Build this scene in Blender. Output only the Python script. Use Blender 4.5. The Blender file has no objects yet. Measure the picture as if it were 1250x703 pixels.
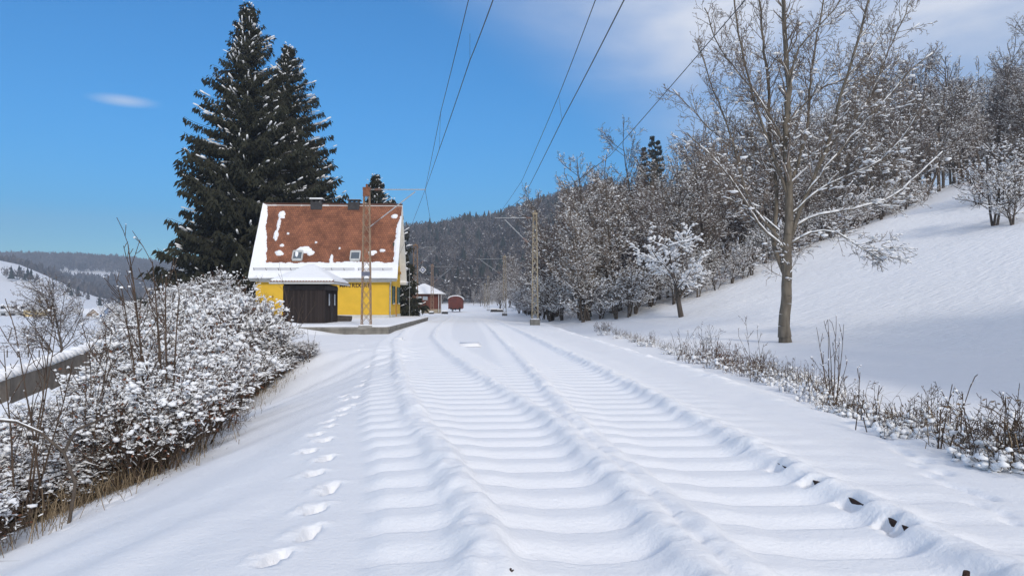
import bpy, bmesh, math, random
import numpy as np
from mathutils import Vector, Matrix, Euler
R = math.radians
C = bpy.context.scene.collection
SC = bpy.context.scene

# ------------------------------------------------------------------ camera
CAMZ = 1.5
F = 910.0
cam_d = bpy.data.cameras.new('camera'); cam = bpy.data.objects.new('camera', cam_d); C.objects.link(cam)
cam_d.sensor_width = 36; cam_d.lens = 36 * F / 1250; cam_d.clip_start = .05; cam_d.clip_end = 12000
YAW, PITCH = math.atan(40 / F), math.atan(20.5 / F)
cam.location = (0, 0, CAMZ); cam.rotation_euler = (math.pi / 2 + PITCH, 0, -YAW)
SC.camera = cam
_rot = Euler((math.pi / 2 + PITCH, 0, -YAW)).to_matrix()

def ray(px, py):
    d = _rot @ Vector(((px - 625) / F, -(py - 351.5) / F, -1)); return d
def at(px, py, Y):
    """world point seen at a photo pixel, Y metres along the track"""
    d = ray(px, py); k = Y / d.y
    return Vector((d.x * k, Y, CAMZ + d.z * k))
def atz(px, py, z):
    d = ray(px, py); k = (z - CAMZ) / d.z
    return Vector((d.x * k, d.y * k, z))

# ------------------------------------------------------------------ noise
_rs = np.random.RandomState(7)
_LAT = _rs.rand(512, 512)
def vnoise(x, y):
    x = np.asarray(x, float); y = np.asarray(y, float)
    xi = np.floor(x).astype(int); yi = np.floor(y).astype(int)
    fx = x - xi; fy = y - yi
    fx = fx * fx * (3 - 2 * fx); fy = fy * fy * (3 - 2 * fy)
    a = _LAT[xi % 512, yi % 512]; b = _LAT[(xi + 1) % 512, yi % 512]
    c = _LAT[xi % 512, (yi + 1) % 512]; d = _LAT[(xi + 1) % 512, (yi + 1) % 512]
    return (a * (1 - fx) + b * fx) * (1 - fy) + (c * (1 - fx) + d * fx) * fy - .5
def fbm(x, y, o=3):
    s = 0; a = 1.
    for i in range(o):
        s = s + a * vnoise(x * 2 ** i + 17.3 * i, y * 2 ** i + 5.1 * i); a *= .5
    return s
def sm(t):
    t = np.clip(t, 0, 1); return t * t * (3 - 2 * t)
def softplus(v, k=1.0):
    v = np.asarray(v, float) / k
    return k * np.where(v > 20, v, np.log1p(np.exp(np.minimum(v, 20))))

# ------------------------------------------------------------------ terrain
def base(x, y):
    x = np.asarray(x, float); y = np.asarray(y, float)
    start = 2.0 + 12 * sm((y - 20) / 15) + 6.5 * sm((y - 38) / 14)
    drop = np.minimum(.27 * softplus(-x - start, .35), 6.0)
    drop = 6.0 * np.tanh(drop / 5.0)
    z = -drop
    # ditch and field on the right
    z = z - .45 * sm((x - 4.7) / 1.9) * (1 - sm((y - 52) / 10) * .8)
    xb = np.maximum(27.1 - .318 * y, 7.6)
    xb = np.where(y < 0, 27.1, xb)
    hr = softplus(.33 * (x - xb), .9) * sm((x - 4.5) / 4)
    hr = 46 * np.tanh(hr / 46)
    z = z + hr
    # slow rise of the corridor, then the wooded hill at the end
    z = z + .012 * softplus(y - 200, 30) * (1 - sm((y - 900) / 500))
    s = x / np.maximum(y, 1)
    hc = 70 * sm((y - 330) / 430) * sm((s + .40) / .12)
    z = z + hc * (1 + .05 * np.sin(x * .012))
    # snowy meadow ridge far left
    h1 = 50 * sm((-s - .465) / .17) * sm((y - 420) / 480) * (1 - .5 * sm((y - 950) / 300))
    # wooded hill behind it
    prof = .64 + .42 * sm((-s - .24) / .32)
    h2 = 112 * prof * sm((y - 1050) / 900) * sm((-s - .12) / .2)
    z = z + np.maximum(h1, h2)
    return z
def bz(x, y):
    return float(base(x, y))
def ground_at(px, py):
    d = ray(px, py); o = Vector((0, 0, CAMZ)); k = 2.0
    while k < 3000:
        p = o + d * k
        if p.z < bz(p.x, p.y): return Vector((p.x, p.y, bz(p.x, p.y)))
        k *= 1.004
    return o + d * 1000

_roti = _rot.inverted()
def px_of(x, y, z=0):
    v = _roti @ (Vector((x, y, z)) - Vector((0, 0, CAMZ))); return 625 + F * v.x / -v.z, 351.5 - F * v.y / -v.z
def curve_from_px(pts, extra_far=(), extra_near=()):
    ys, xs = [], []
    for px, py in pts:
        p = atz(px, py, .08); ys.append(p.y); xs.append(p.x)
    for y, x in list(extra_far) + list(extra_near): ys.append(y); xs.append(x)
    o = np.argsort(ys); ys = np.array(ys)[o]; xs = np.array(xs)[o]
    yy = np.linspace(-25, 260, 2000); xx = np.interp(yy, ys, xs)
    k = np.exp(-np.linspace(-2, 2, 15) ** 2); k /= k.sum()
    xp = np.pad(xx, 7, mode='edge'); xx = np.convolve(xp, k, 'valid')
    return lambda y: np.interp(y, yy, xx)
RA = curve_from_px([(599,401),(623,425),(642,444),(662,466),(680,488),(708,520),(738,550),(768,572),(815,611),(868,660),(915,700)], [(114,-.75),(75,.1),(150,-2.2),(200,-5)], [(1.5,1.62),(-25,1.8)])
RB = curve_from_px([(532,403),(529,411),(544,427.4),(575,449),(607,470.6),(637,488),(662,504),(685,520),(703,540),(730,566),(783,611.6),(828,660),(858,694)], [(80,-3.1),(60,-2.95),(250,-9)], [(1.5,1.3),(-25,1.4)])
RC = curve_from_px([(633,403),(671,421),(719,443),(758,462),(805,487),(880,524),(950,563),(1056,612),(1195,685)], [(95,.9),(114,.65),(150,-.8),(200,-3.6)], [(1.5,2.9),(-25,2.9)])
RD = curve_from_px([(496,403),(483,418),(486,446),(495,476),(513,513.6),(540,549),(554,573),(583,628),(608,700)], [(80,-4.45),(60,-4.4),(250,-10.5)], [(1.5,.08),(-25,-.1)])

FOOT = []
for zx, zy in [(75,660),(170,590),(185,525),(225,470),(183,428),(215,388),(172,363),(212,335),(190,317),(225,297),(222,278),(258,263),(262,248),(285,240),(268,213),(296,212),(262,202),(308,176),(318,160),(306,140),(327,122),(300,104),(312,92)]:
    p = atz(300 + zx / 2.176, 380 + zy / 2.176, -.01); FOOT.append((p.x, p.y, zx))
FOOT2 = []
_r = random.Random(4)
p = atz(1235, 640, -.05); q = atz(1010, 500, -.05)
for i in range(34):
    t = i / 33.
    FOOT2.append((p.x + (q.x - p.x) * t + _r.uniform(-.12, .12), p.y + (q.y - p.y) * t + _r.uniform(-.1, .1)))
p = atz(60, 650, -.6); q = atz(250, 540, -.6)
for i in range(30):
    t = i / 29.
    FOOT2.append((p.x + (q.x - p.x) * t + _r.uniform(-.25, .25), p.y + (q.y - p.y) * t + _r.uniform(-.2, .2)))

def tie_wave(y, sh):
    ph = (y / .575 + sh) % 1.0
    # rounded sleeper back: steep hollow behind, long front slope
    up = sm(ph / .48); dn = 1 - sm((ph - .80) / .17)
    return up * dn
HOLES = []      # (y centre, half length, strength) on the flank of the right-hand rail
for (px, py, hl) in [(948,577,.13),(986,598,.09),(1033,622,.14),(1076,646,.06),(1090,655,.07)]:
    pp = atz(px, py, .03); HOLES.append((pp.y, hl))

def detail(x, y):
    a, b, c, d = RA(y), RB(y), RC(y), RD(y)
    z = np.zeros_like(x)
    near = 1 - sm((y - 60) / 50)
    wob = .025 * vnoise(y * 1.3, x * .7) + .02 * vnoise(y * 3 + 9, x * 2)
    # sleepers
    w1 = tie_wave(y + .03 * (x - a) + wob, .35)
    w2 = tie_wave(y - .02 * (x - b) + wob * 1.2, .35)
    m1 = sm((x - (a - .85)) / .35) * (1 - sm((x - (c + .15)) / .35))
    gapfar = sm((a - b - .6) / .9)
    m2 = sm((x - (d - .80)) / .22) * (1 - sm((x - (b + .15 + .5 * gapfar)) / .3))
    fade = 1 - .75 * sm((y - 70) / 60)
    amp = .054 + .02 * vnoise(y * .5, x * .35)
    z = np.maximum(w1 * m1, w2 * m2) * amp * fade * (y < 130)
    z = z + .022 * tie_wave(y + wob * 2, .35) * sm((x - c) / .3) * (1 - sm((x - c - .75) / .4)) * (y < 40)
    hollow = -.03 * sm((x - (d + .3)) / .25) * (1 - sm((x - (b - .3)) / .25)) - .03 * sm((x - (a + .3)) / .25) * (1 - sm((x - (c - .3)) / .25))
    z = z + hollow * near
    # snow heaped along each rail
    ridge = np.zeros_like(x)
    for k, (rc, h, wl, wr) in enumerate(((a, .115, .125, .135), (b, .12, .135, .125), (c, .135, .15, .14), (d, .13, .155, .135))):
        edge = .04 * vnoise(y * 1.9 + k * 31, np.full_like(y, k * 7.3)) + .02 * vnoise(y * 5 + k * 13, x * 2)
        scal = .008 * np.cos(2 * np.pi * (y / .575 + .1 + .3 * vnoise(y * .8, np.full_like(y, k * 3.1))))
        dx = x - rc + edge
        tw = (w1 if k in (0, 2) else w2)
        wl_ = wl + scal + .05 * (tw - .45) * near; wr_ = wr + scal + (.03 * (tw - .45) * near if k in (0, 3) else 0)
        if k == 3: wl_ = wl_ + .05 * (1 - sm((y - 9) / 6))
        w = np.where(dx < 0, wl_, wr_)
        p = 1 / (1 + np.abs(dx / w) ** 3.6)
        hh = h * (1 + .25 * vnoise(y * .9 + k * 5, np.full_like(y, 2.2)) + .15 * vnoise(y * 3.3 + k * 5, x * 1.2))
        hh = hh * (1 - .75 * sm((y - 35) / 60)) * (y < 230)
        ridge = np.maximum(ridge, p * hh) + .12 * np.minimum(ridge, p * hh)
    fold = fbm(x * 6.0 + 2 * vnoise(x, y * 2), y * 3.4, 4)
    cov = np.clip(ridge / .07, 0, 1)
    z = z * (1 - .8 * cov) + ridge
    z = z + ridge * .34 * fold * near
    # holes along the right-hand rail
    for (hy, hl) in HOLES:
        m = np.exp(-((y - hy) / hl) ** 4)
        dx = x - (c - .06)
        # overhanging crest just above the steel, pit just left of it
        z = z - m * (.19 + .2 * vnoise(x * 14, y * 14)) * np.exp(-((dx + .055) / .055) ** 2) * near
    # the smooth shoulders: drifted
    sh = sm((x - c - .4) / .8) + sm((d - .7 - x) / .8)
    z = z + sh * (.035 * fbm(x * .55, y * .35, 3) + .012 * vnoise(x * 2.2, y * 1.1) + .012 * fbm(x * 3.0, y * 1.6, 3))
    rip = np.sin((x * .55 - y * .25 + .9 * vnoise(x * .5, y * .3)) * 9 + 6 * vnoise(x * .35, y * .2))
    z = z + sm((-1.4 - x) / 1.0) * .020 * rip * (1 - sm((y - 26) / 8)) * (.4 + vnoise(x * .4 + 40, y * .3) + .5)
    field = sm((x - 6.5) / 2)
    z = z + field * (.05 * fbm(x * .8, y * .8, 3) + .02 * vnoise(x * 3.1, y * 3.1)) * (1 - sm((y - 200) / 200))
    z = z + .10 * fbm(x * .22, y * .22, 2) * field * (1 - sm((y - 300) / 200))
    # footprints
    for i, (fx, fy, zx) in enumerate(FOOT):
        m = (np.abs(y - fy) < .8)
        if not m.any(): continue
        u = x - fx; v = y - fy
        ang = .10 if i % 2 else .24
        uu = u * math.cos(ang) - v * math.sin(ang); vv = u * math.sin(ang) + v * math.cos(ang)
        hl = (.15 if i < 5 else .12) * (1 + .3 * math.sin(i * 2.7))
        rr = (np.abs(uu) / .044) ** 2.2 + (np.abs(vv) / hl) ** 2.6
        z = z - np.where(m, .085 * (1 - sm((rr - .6) / .6)) * (1 + .6 * vnoise(x * 30, y * 30)), 0)
        rim = np.exp(-((uu + .13) / .05) ** 2 - (vv / .16) ** 2) + .7 * np.exp(-((vv - hl - .05) / .07) ** 2 - (uu / .09) ** 2)
        z = z + np.where(m, .022 * rim * (1 + 1.5 * vnoise(x * 24, y * 24)), 0)
    for (fx, fy) in FOOT2:
        rr = ((x - fx) / .055) ** 2 + ((y - fy) / .10) ** 2
        z = z - .035 * np.exp(-rr)
    # lumps of snow at the bank edges
    e1 = np.exp(-((x - 5.0) / .35) ** 2) * (y < 60)
    z = z + e1 * .11 * np.maximum(fbm(x * 2.4, y * 2.4, 3) + .12, 0)
    return z

def axis(segs, lo, hi, g0, g1):
    a = []
    for s, e, st in segs:
        a += list(np.arange(s, e - st * .5, st))
    a.append(segs[-1][1])
    out = list(a); st = segs[-1][2]; v = out[-1]
    while v < hi: st = min(st * g1, 90); v += st; out.append(v)
    pre = []; st = segs[0][2]; v = segs[0][0]
    while v > lo: st = min(st * g0, 90); v -= st; pre.append(v)
    return np.array(pre[::-1] + out)
def new_mesh(name, V, Fc, smooth=True):
    V = np.asarray(V, np.float32).reshape(-1, 3); Fc = np.asarray(Fc, np.int32)
    k = Fc.shape[1]; n = len(Fc)
    me = bpy.data.meshes.new(name)
    me.vertices.add(len(V)); me.vertices.foreach_set('co', V.ravel())
    me.loops.add(n * k); me.loops.foreach_set('vertex_index', Fc.ravel())
    me.polygons.add(n); me.polygons.foreach_set('loop_start', np.arange(0, n * k, k, dtype=np.int32))
    me.polygons.foreach_set('use_smooth', np.full(n, smooth))
    me.update(calc_edges=True)
    return me

# ------------------------------------------------------------------ materials
def nodes(name):
    m = bpy.data.materials.new(name); m.use_nodes = True
    nt = m.node_tree; b = nt.nodes['Principled BSDF']
    return m, nt, b
def mat(name, col, rough=.8, var=.25, scale=3.0, bump=0.0, bscale=20, metal=0, spec=.3, col2=None, stretch=None, detail=4):
    m, nt, b = nodes(name)
    tc = nt.nodes.new('ShaderNodeTexCoord'); mp = nt.nodes.new('ShaderNodeMapping')
    nt.links.new(tc.outputs['Object'], mp.inputs[0])
    if stretch: mp.inputs['Scale'].default_value = stretch
    n = nt.nodes.new('ShaderNodeTexNoise'); n.inputs['Scale'].default_value = scale; n.inputs['Detail'].default_value = detail
    nt.links.new(mp.outputs[0], n.inputs['Vector'])
    cr = nt.nodes.new('ShaderNodeValToRGB')
    c2 = col2 or tuple(c * (1 - var) for c in col); c1 = tuple(min(1, c * (1 + var * .6)) for c in col) if not col2 else col
    cr.color_ramp.elements[0].position = .32; cr.color_ramp.elements[1].position = .68
    cr.color_ramp.elements[0].color = (*c2, 1); cr.color_ramp.elements[1].color = (*c1, 1)
    nt.links.new(n.outputs['Fac'], cr.inputs[0]); nt.links.new(cr.outputs[0], b.inputs['Base Color'])
    b.inputs['Roughness'].default_value = rough; b.inputs['Metallic'].default_value = metal
    b.inputs['Specular IOR Level'].default_value = spec
    if bump:
        n2 = nt.nodes.new('ShaderNodeTexNoise'); n2.inputs['Scale'].default_value = bscale; n2.inputs['Detail'].default_value = 5
        nt.links.new(mp.outputs[0], n2.inputs['Vector'])
        bp = nt.nodes.new('ShaderNodeBump'); bp.inputs['Strength'].default_value = bump; bp.inputs['Distance'].default_value = .03
        nt.links.new(n2.outputs['Fac'], bp.inputs['Height']); nt.links.new(bp.outputs[0], b.inputs['Normal'])
    return m
SNOWC = (.87, .868, .885)
def snow_ground_mat():
    m, nt, b = nodes('snow_ground')
    tc = nt.nodes.new('ShaderNodeTexCoord')
    n1 = nt.nodes.new('ShaderNodeTexNoise'); n1.inputs['Scale'].default_value = 28; n1.inputs['Detail'].default_value = 6; n1.inputs['Roughness'].default_value = .6
    n2 = nt.nodes.new('ShaderNodeTexNoise'); n2.inputs['Scale'].default_value = 220; n2.inputs['Detail'].default_value = 2
    mp = nt.nodes.new('ShaderNodeMapping'); mp.inputs['Scale'].default_value = (1.1, 2.8, 1); mp.inputs['Rotation'].default_value = (0, 0, R(14))
    n3 = nt.nodes.new('ShaderNodeTexNoise'); n3.inputs['Scale'].default_value = 1.5; n3.inputs['Detail'].default_value = 5; n3.inputs['Roughness'].default_value = .55
    for n in (n1, n2): nt.links.new(tc.outputs['Object'], n.inputs['Vector'])
    nt.links.new(tc.outputs['Object'], mp.inputs[0]); nt.links.new(mp.outputs[0], n3.inputs['Vector'])
    b1 = nt.nodes.new('ShaderNodeBump'); b1.inputs['Strength'].default_value = .45; b1.inputs['Distance'].default_value = .02
    b2 = nt.nodes.new('ShaderNodeBump'); b2.inputs['Strength'].default_value = .5; b2.inputs['Distance'].default_value = .006
    b3 = nt.nodes.new('ShaderNodeBump'); b3.inputs['Strength'].default_value = 1.0; b3.inputs['Distance'].default_value = .12
    # wind-pitted crust of the open field lies right of the ditch only
    sx = nt.nodes.new('ShaderNodeSeparateXYZ'); nt.links.new(tc.outputs['Object'], sx.inputs[0])
    mr = nt.nodes.new('ShaderNodeMapRange'); mr.inputs['From Min'].default_value = 7; mr.inputs['From Max'].default_value = 16
    mr.inputs['To Min'].default_value = .12; mr.inputs['To Max'].default_value = 1
    nt.links.new(sx.outputs['X'], mr.inputs['Value']); nt.links.new(mr.outputs[0], b3.inputs['Strength'])
    nt.links.new(n1.outputs['Fac'], b1.inputs['Height']); nt.links.new(n2.outputs['Fac'], b2.inputs['Height']); nt.links.new(n3.outputs['Fac'], b3.inputs['Height'])
    nt.links.new(b3.outputs[0], b1.inputs['Normal']); nt.links.new(b1.outputs[0], b2.inputs['Normal']); nt.links.new(b2.outputs[0], b.inputs['Normal'])
    b.inputs['Base Color'].default_value = (*SNOWC, 1); b.inputs['Roughness'].default_value = .65
    b.inputs['Specular IOR Level'].default_value = .25
    return m
M = {}
M['ground'] = snow_ground_mat()
M['snow'] = mat('snow', SNOWC, .7, .03, 6, .35, 25, spec=.2)
M['snow_twig'] = mat('snow_on_twigs', (.86, .86, .87), .75, .02, 4, spec=.15)
M['bark'] = mat('bark', (.17, .145, .115), .95, .4, 6, .8, 22, spec=.1, stretch=(1, 1, .25))
M['bark_dark'] = mat('bark_dark', (.11, .09, .075), .95, .35, 5, .5, 22, spec=.1, stretch=(1, 1, .3))
M['twig'] = mat('twigs', (.20, .16, .13), .95, .3, 1.5, spec=.1)
M['twig_dark'] = mat('twigs_dark', (.145, .115, .10), .95, .3, .6, spec=.1)
M['twig_red'] = mat('twigs_reddish', (.15, .085, .055), .95, .3, .9, spec=.1)
M['twig_bush'] = mat('bush_twigs', (.10, .072, .055), .95, .35, 3, spec=.1)
M['leaf'] = mat('withered_leaves', (.17, .075, .045), .9, .4, 9, spec=.15)
M['straw'] = mat('dry_grass', (.24, .18, .115), .95, .4, 5, spec=.1)
M['needle'] = mat('spruce_needles', (.042, .043, .029), .85, .45, .8, spec=.15)
M['needle_far'] = mat('far_spruce', (.038, .045, .040), .9, .4, .02, spec=.1)
M['far_twig'] = mat('far_bare_crowns', (.13, .115, .11), .95, .4, .02, spec=.05)
M['wallstone'] = mat('grey_brown_wall', (.30, .25, .20), .95, .3, 2.5, .4, 14)
M['steel'] = mat('galvanised_steel', (.40, .41, .42), .5, .2, 5, metal=.6)
M['darksteel'] = mat('dark_steel', (.12, .12, .13), .6, .2, 5, metal=.3)
M['mast'] = mat('weathered_mast_paint', (.30, .23, .16), .8, .3, 4, spec=.3, col2=(.22, .12, .075))
M['mast_pale'] = mat('pale_mast_paint', (.36, .32, .23), .8, .2, 4, spec=.3, col2=(.27, .21, .14))
M['rust'] = mat('rust', (.20, .085, .05), .9, .3, 9, .3, 30)
M['rail'] = mat('rail_rust', (.045, .025, .018), .9, .5, 30, .5, 60)
M['wire'] = mat('wire', (.06, .065, .07), .6, .1, 1)
M['concrete'] = mat('concrete', (.22, .205, .18), .95, .35, 2.5, .5, 14, stretch=(1, 1, .4))
M['yellow'] = mat('yellow_render', (.66, .41, .045), .9, .08, 1.2, .15, 60, spec=.15)
M['ochre'] = mat('ochre_trim', (.50, .25, .04), .9, .15, 2)
M['white'] = mat('white_paint', (.72, .72, .70), .8, .08, 3)
M['greywhite'] = mat('grey_fascia', (.50, .50, .49), .8, .12, 3)
M['plinth'] = mat('pale_plinth', (.55, .55, .52), .9, .12, 3)
M['green'] = mat('green_shutter', (.015, .055, .045), .6, .2, 5)
M['letter'] = mat('dark_lettering', (.06, .035, .02), .7, .1, 5)
M['dark'] = mat('dark_opening', (.018, .018, .02), .5, .1, 5)
M['glass'] = mat('window_glass', (.10, .12, .14), .12, .1, 3, spec=.8)
M['lightpane'] = mat('frosted_pane', (.45, .50, .56), .25, .1, 8, spec=.6)
M['chimney'] = mat('sooty_chimney', (.05, .048, .05), .9, .3, 5)
M['wagon'] = mat('wagon_red', (.15, .045, .035), .8, .3, 3, col2=(.10, .035, .03))
M['black'] = mat('black_iron', (.02, .02, .022), .7, .2, 5)
M['village_white'] = mat('village_white', (.40, .41, .42), .9, .05, 1)
M['village_yellow'] = mat('village_yellow', (.72, .55, .28), .9, .05, 1)
M['village_blue'] = mat('village_blue', (.10, .22, .45), .8, .1, 1)
M['village_brown'] = mat('village_brown', (.30, .22, .15), .9, .1, 1)
M['blue'] = mat('sign_blue', (.10, .14, .30), .5, .05, 1)

def planks(name, c1, c2, width, axis_scale=(1, 1, 1), gap=.06, bump=.6):
    """vertical boards: wave in object X+Y, dark joints"""
    m, nt, b = nodes(name)
    tc = nt.nodes.new('ShaderNodeTexCoord'); sx = nt.nodes.new('ShaderNodeSeparateXYZ'); nt.links.new(tc.outputs['Object'], sx.inputs[0])
    ad = nt.nodes.new('ShaderNodeMath'); ad.operation = 'ADD'; nt.links.new(sx.outputs['X'], ad.inputs[0]); nt.links.new(sx.outputs['Y'], ad.inputs[1])
    dv = nt.nodes.new('ShaderNodeMath'); dv.operation = 'DIVIDE'; nt.links.new(ad.outputs[0], dv.inputs[0]); dv.inputs[1].default_value = width
    fr = nt.nodes.new('ShaderNodeMath'); fr.operation = 'FRACT'; nt.links.new(dv.outputs[0], fr.inputs[0])
    lt = nt.nodes.new('ShaderNodeMath'); lt.operation = 'LESS_THAN'; nt.links.new(fr.outputs[0], lt.inputs[0]); lt.inputs[1].default_value = gap
    fl = nt.nodes.new('ShaderNodeMath'); fl.operation = 'FLOOR'; nt.links.new(dv.outputs[0], fl.inputs[0])
    wn = nt.nodes.new('ShaderNodeTexWhiteNoise'); wn.noise_dimensions = '1D'; nt.links.new(fl.outputs[0], wn.inputs['W'])
    mx = nt.nodes.new('ShaderNodeMixRGB'); nt.links.new(wn.outputs['Value'], mx.inputs[0]); mx.inputs[1].default_value = (*c1, 1); mx.inputs[2].default_value = (*c2, 1)
    m2 = nt.nodes.new('ShaderNodeMixRGB'); nt.links.new(lt.outputs[0], m2.inputs[0]); nt.links.new(mx.outputs[0], m2.inputs[1]); m2.inputs[2].default_value = (*[c * .25 for c in c1], 1)
    nt.links.new(m2.outputs[0], b.inputs['Base Color']); b.inputs['Roughness'].default_value = .85; b.inputs['Specular IOR Level'].default_value = .2
    return m
M['hut_wood'] = planks('dark_stained_boards', (.026, .020, .019), (.042, .032, .030), .14)
M['shed_wood'] = planks('red_brown_boards', (.17, .055, .035), (.10, .045, .035), .22)

def roof_mat():
    m, nt, b = nodes('clay_tiles')
    tc = nt.nodes.new('ShaderNodeTexCoord')
    br = nt.nodes.new('ShaderNodeTexBrick'); br.inputs['Scale'].default_value = 1
    br.inputs['Brick Width'].default_value = .19; br.inputs['Row Height'].default_value = .21; br.inputs['Mortar Size'].default_value = .013; br.inputs['Mortar Smooth'].default_value = .3
    br.inputs['Color1'].default_value = (.35, .145, .08, 1); br.inputs['Color2'].default_value = (.24, .10, .06, 1); br.inputs['Mortar'].default_value = (.10, .045, .03, 1)
    nt.links.new(tc.outputs['UV'], br.inputs['Vector'])
    n = nt.nodes.new('ShaderNodeTexNoise'); n.inputs['Scale'].default_value = .7; n.inputs['Detail'].default_value = 6
    nt.links.new(tc.outputs['UV'], n.inputs['Vector'])
    cr = nt.nodes.new('ShaderNodeValToRGB'); cr.color_ramp.elements[0].position = .35; cr.color_ramp.elements[1].position = .65
    cr.color_ramp.elements[0].color = (.62, .60, .60, 1); cr.color_ramp.elements[1].color = (1.12, 1.08, 1.05, 1)
    nt.links.new(n.outputs['Fac'], cr.inputs[0])
    mu = nt.nodes.new('ShaderNodeMixRGB'); mu.blend_type = 'MULTIPLY'; mu.inputs[0].default_value = 1
    nt.links.new(br.outputs['Color'], mu.inputs[1]); nt.links.new(cr.outputs[0], mu.inputs[2]); nt.links.new(mu.outputs[0], b.inputs['Base Color'])
    bp = nt.nodes.new('ShaderNodeBump'); bp.inputs['Strength'].default_value = .7; bp.inputs['Distance'].default_value = .03; bp.invert = True
    nt.links.new(br.outputs['Fac'], bp.inputs['Height']); nt.links.new(bp.outputs[0], b.inputs['Normal'])
    b.inputs['Roughness'].default_value = .85; b.inputs['Specular IOR Level'].default_value = .25
    return m
M['tiles'] = roof_mat()

# ------------------------------------------------------------------ object helpers
def link(name, me, m, parent=None, loc=None):
    o = bpy.data.objects.new(name, me); C.objects.link(o)
    if m is not None and len(me.materials) == 0: me.materials.append(m)
    if parent is not None: o.parent = parent
    if loc is not None: o.location = loc
    return o
def empty(name, loc=(0, 0, 0), label=None, cat=None, group=None, rz=0):
    o = bpy.data.objects.new(name, None); C.objects.link(o); o.location = loc; o.rotation_euler = (0, 0, rz); o.empty_display_size = .3
    tag(o, label, cat, group); return o
def tag(o, label=None, cat=None, group=None, kind=None):
    if label: o['label'] = label
    if cat: o['category'] = cat
    if group: o['group'] = group
    if kind: o['kind'] = kind
    return o
def copy_tree(o, loc, rz=0, sc=1.0, label=None):
    r = o.copy(); C.objects.link(r); r.location = loc; r.rotation_euler = (0, 0, rz); r.scale = (sc, sc, sc) if not isinstance(sc, tuple) else sc
    if label: r['label'] = label
    for ch in list(o.children):
        c = ch.copy(); C.objects.link(c); c.parent = r
        for g in list(ch.children):
            d = g.copy(); C.objects.link(d); d.parent = c
    return r
class MB:
    """collects boxes, bars, prisms, tubes; builds ONE mesh"""
    def __init__(s): s.v = []; s.f = []
    def add(s, vs, fs):
        n = len(s.v); s.v += [tuple(v) for v in vs]; s.f += [tuple(i + n for i in f) for f in fs]
    def box(s, x0, x1, y0, y1, z0, z1):
        s.add([(x0,y0,z0),(x1,y0,z0),(x1,y1,z0),(x0,y1,z0),(x0,y0,z1),(x1,y0,z1),(x1,y1,z1),(x0,y1,z1)],
              [(3,2,1,0),(4,5,6,7),(0,1,5,4),(1,2,6,5),(2,3,7,6),(3,0,4,7)])
    def bar(s, a, b, w, h=None, n=4, r2=None):
        a = Vector(a); b = Vector(b); d = (b - a).normalized(); h = h or w
        up = Vector((0, 0, 1)) if abs(d.z) < .95 else Vector((0, 1, 0))
        u = d.cross(up).normalized(); v = u.cross(d)
        vs = []
        for p, k in ((a, 1), (b, (r2 / w) if r2 else 1)):
            for i in range(n):
                t = 2 * math.pi * (i + .5) / n; q = .7071 if n == 4 else .5
                vs.append(p + u * (math.cos(t) * w * q * k) + v * (math.sin(t) * h * q * k))
        fs = [(i, (i + 1) % n, n + (i + 1) % n, n + i) for i in range(n)] + [tuple(range(n - 1, -1, -1)), tuple(range(n, 2 * n))]
        s.add(vs, fs)
    def poly(s, pts, t):
        """extrude polygon pts by vector t"""
        n = len(pts); t = Vector(t); pts = [Vector(p) for p in pts]
        s.add(pts + [p + t for p in pts], [tuple(range(n - 1, -1, -1)), tuple(range(n, 2 * n))] + [(i, (i + 1) % n, n + (i + 1) % n, n + i) for i in range(n)])
    def build(s, name, m, parent=None, bevel=0, smooth=False, loc=None):
        me = bpy.data.meshes.new(name); me.from_pydata(s.v, [], s.f); me.update()
        bm = bmesh.new(); bm.from_mesh(me); bmesh.ops.recalc_face_normals(bm, faces=bm.faces)
        if bevel: bmesh.ops.bevel(bm, geom=list(bm.edges), offset=bevel, segments=2, affect='EDGES', clamp_overlap=True)
        bm.to_mesh(me); bm.free()
        for p in me.polygons: p.use_smooth = smooth
        return link(name, me, m, parent, loc)

# ------------------------------------------------------------------ ground sheet
def build_ground():
    xs = axis([(-4.4, 5.4, .034)], -2600, 1600, 1.06, 1.05)
    ys = axis([(2.3, 9, .026), (9, 16, .036), (16, 30, .055), (30, 62, .10)], -80, 3000, 1.25, 1.045)
    X, Y = np.meshgrid(xs, ys)
    Z = base(X, Y) + detail(X, Y)
    # platform and yard bury lines stay clear: nothing above the platform edge
    nx, ny = len(xs), len(ys)
    V = np.stack([X, Y, Z], -1).reshape(-1, 3)
    i = np.arange((ny - 1) * nx).reshape(ny - 1, nx)[:, :-1].ravel()
    Fc = np.stack([i, i + 1, i + nx + 1, i + nx], -1)
    me = new_mesh('snow_ground', V, Fc)
    o = link('snow_ground', me, M['ground']); tag(o, kind='structure')
    print('ground', nx, ny)
build_ground()

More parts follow.
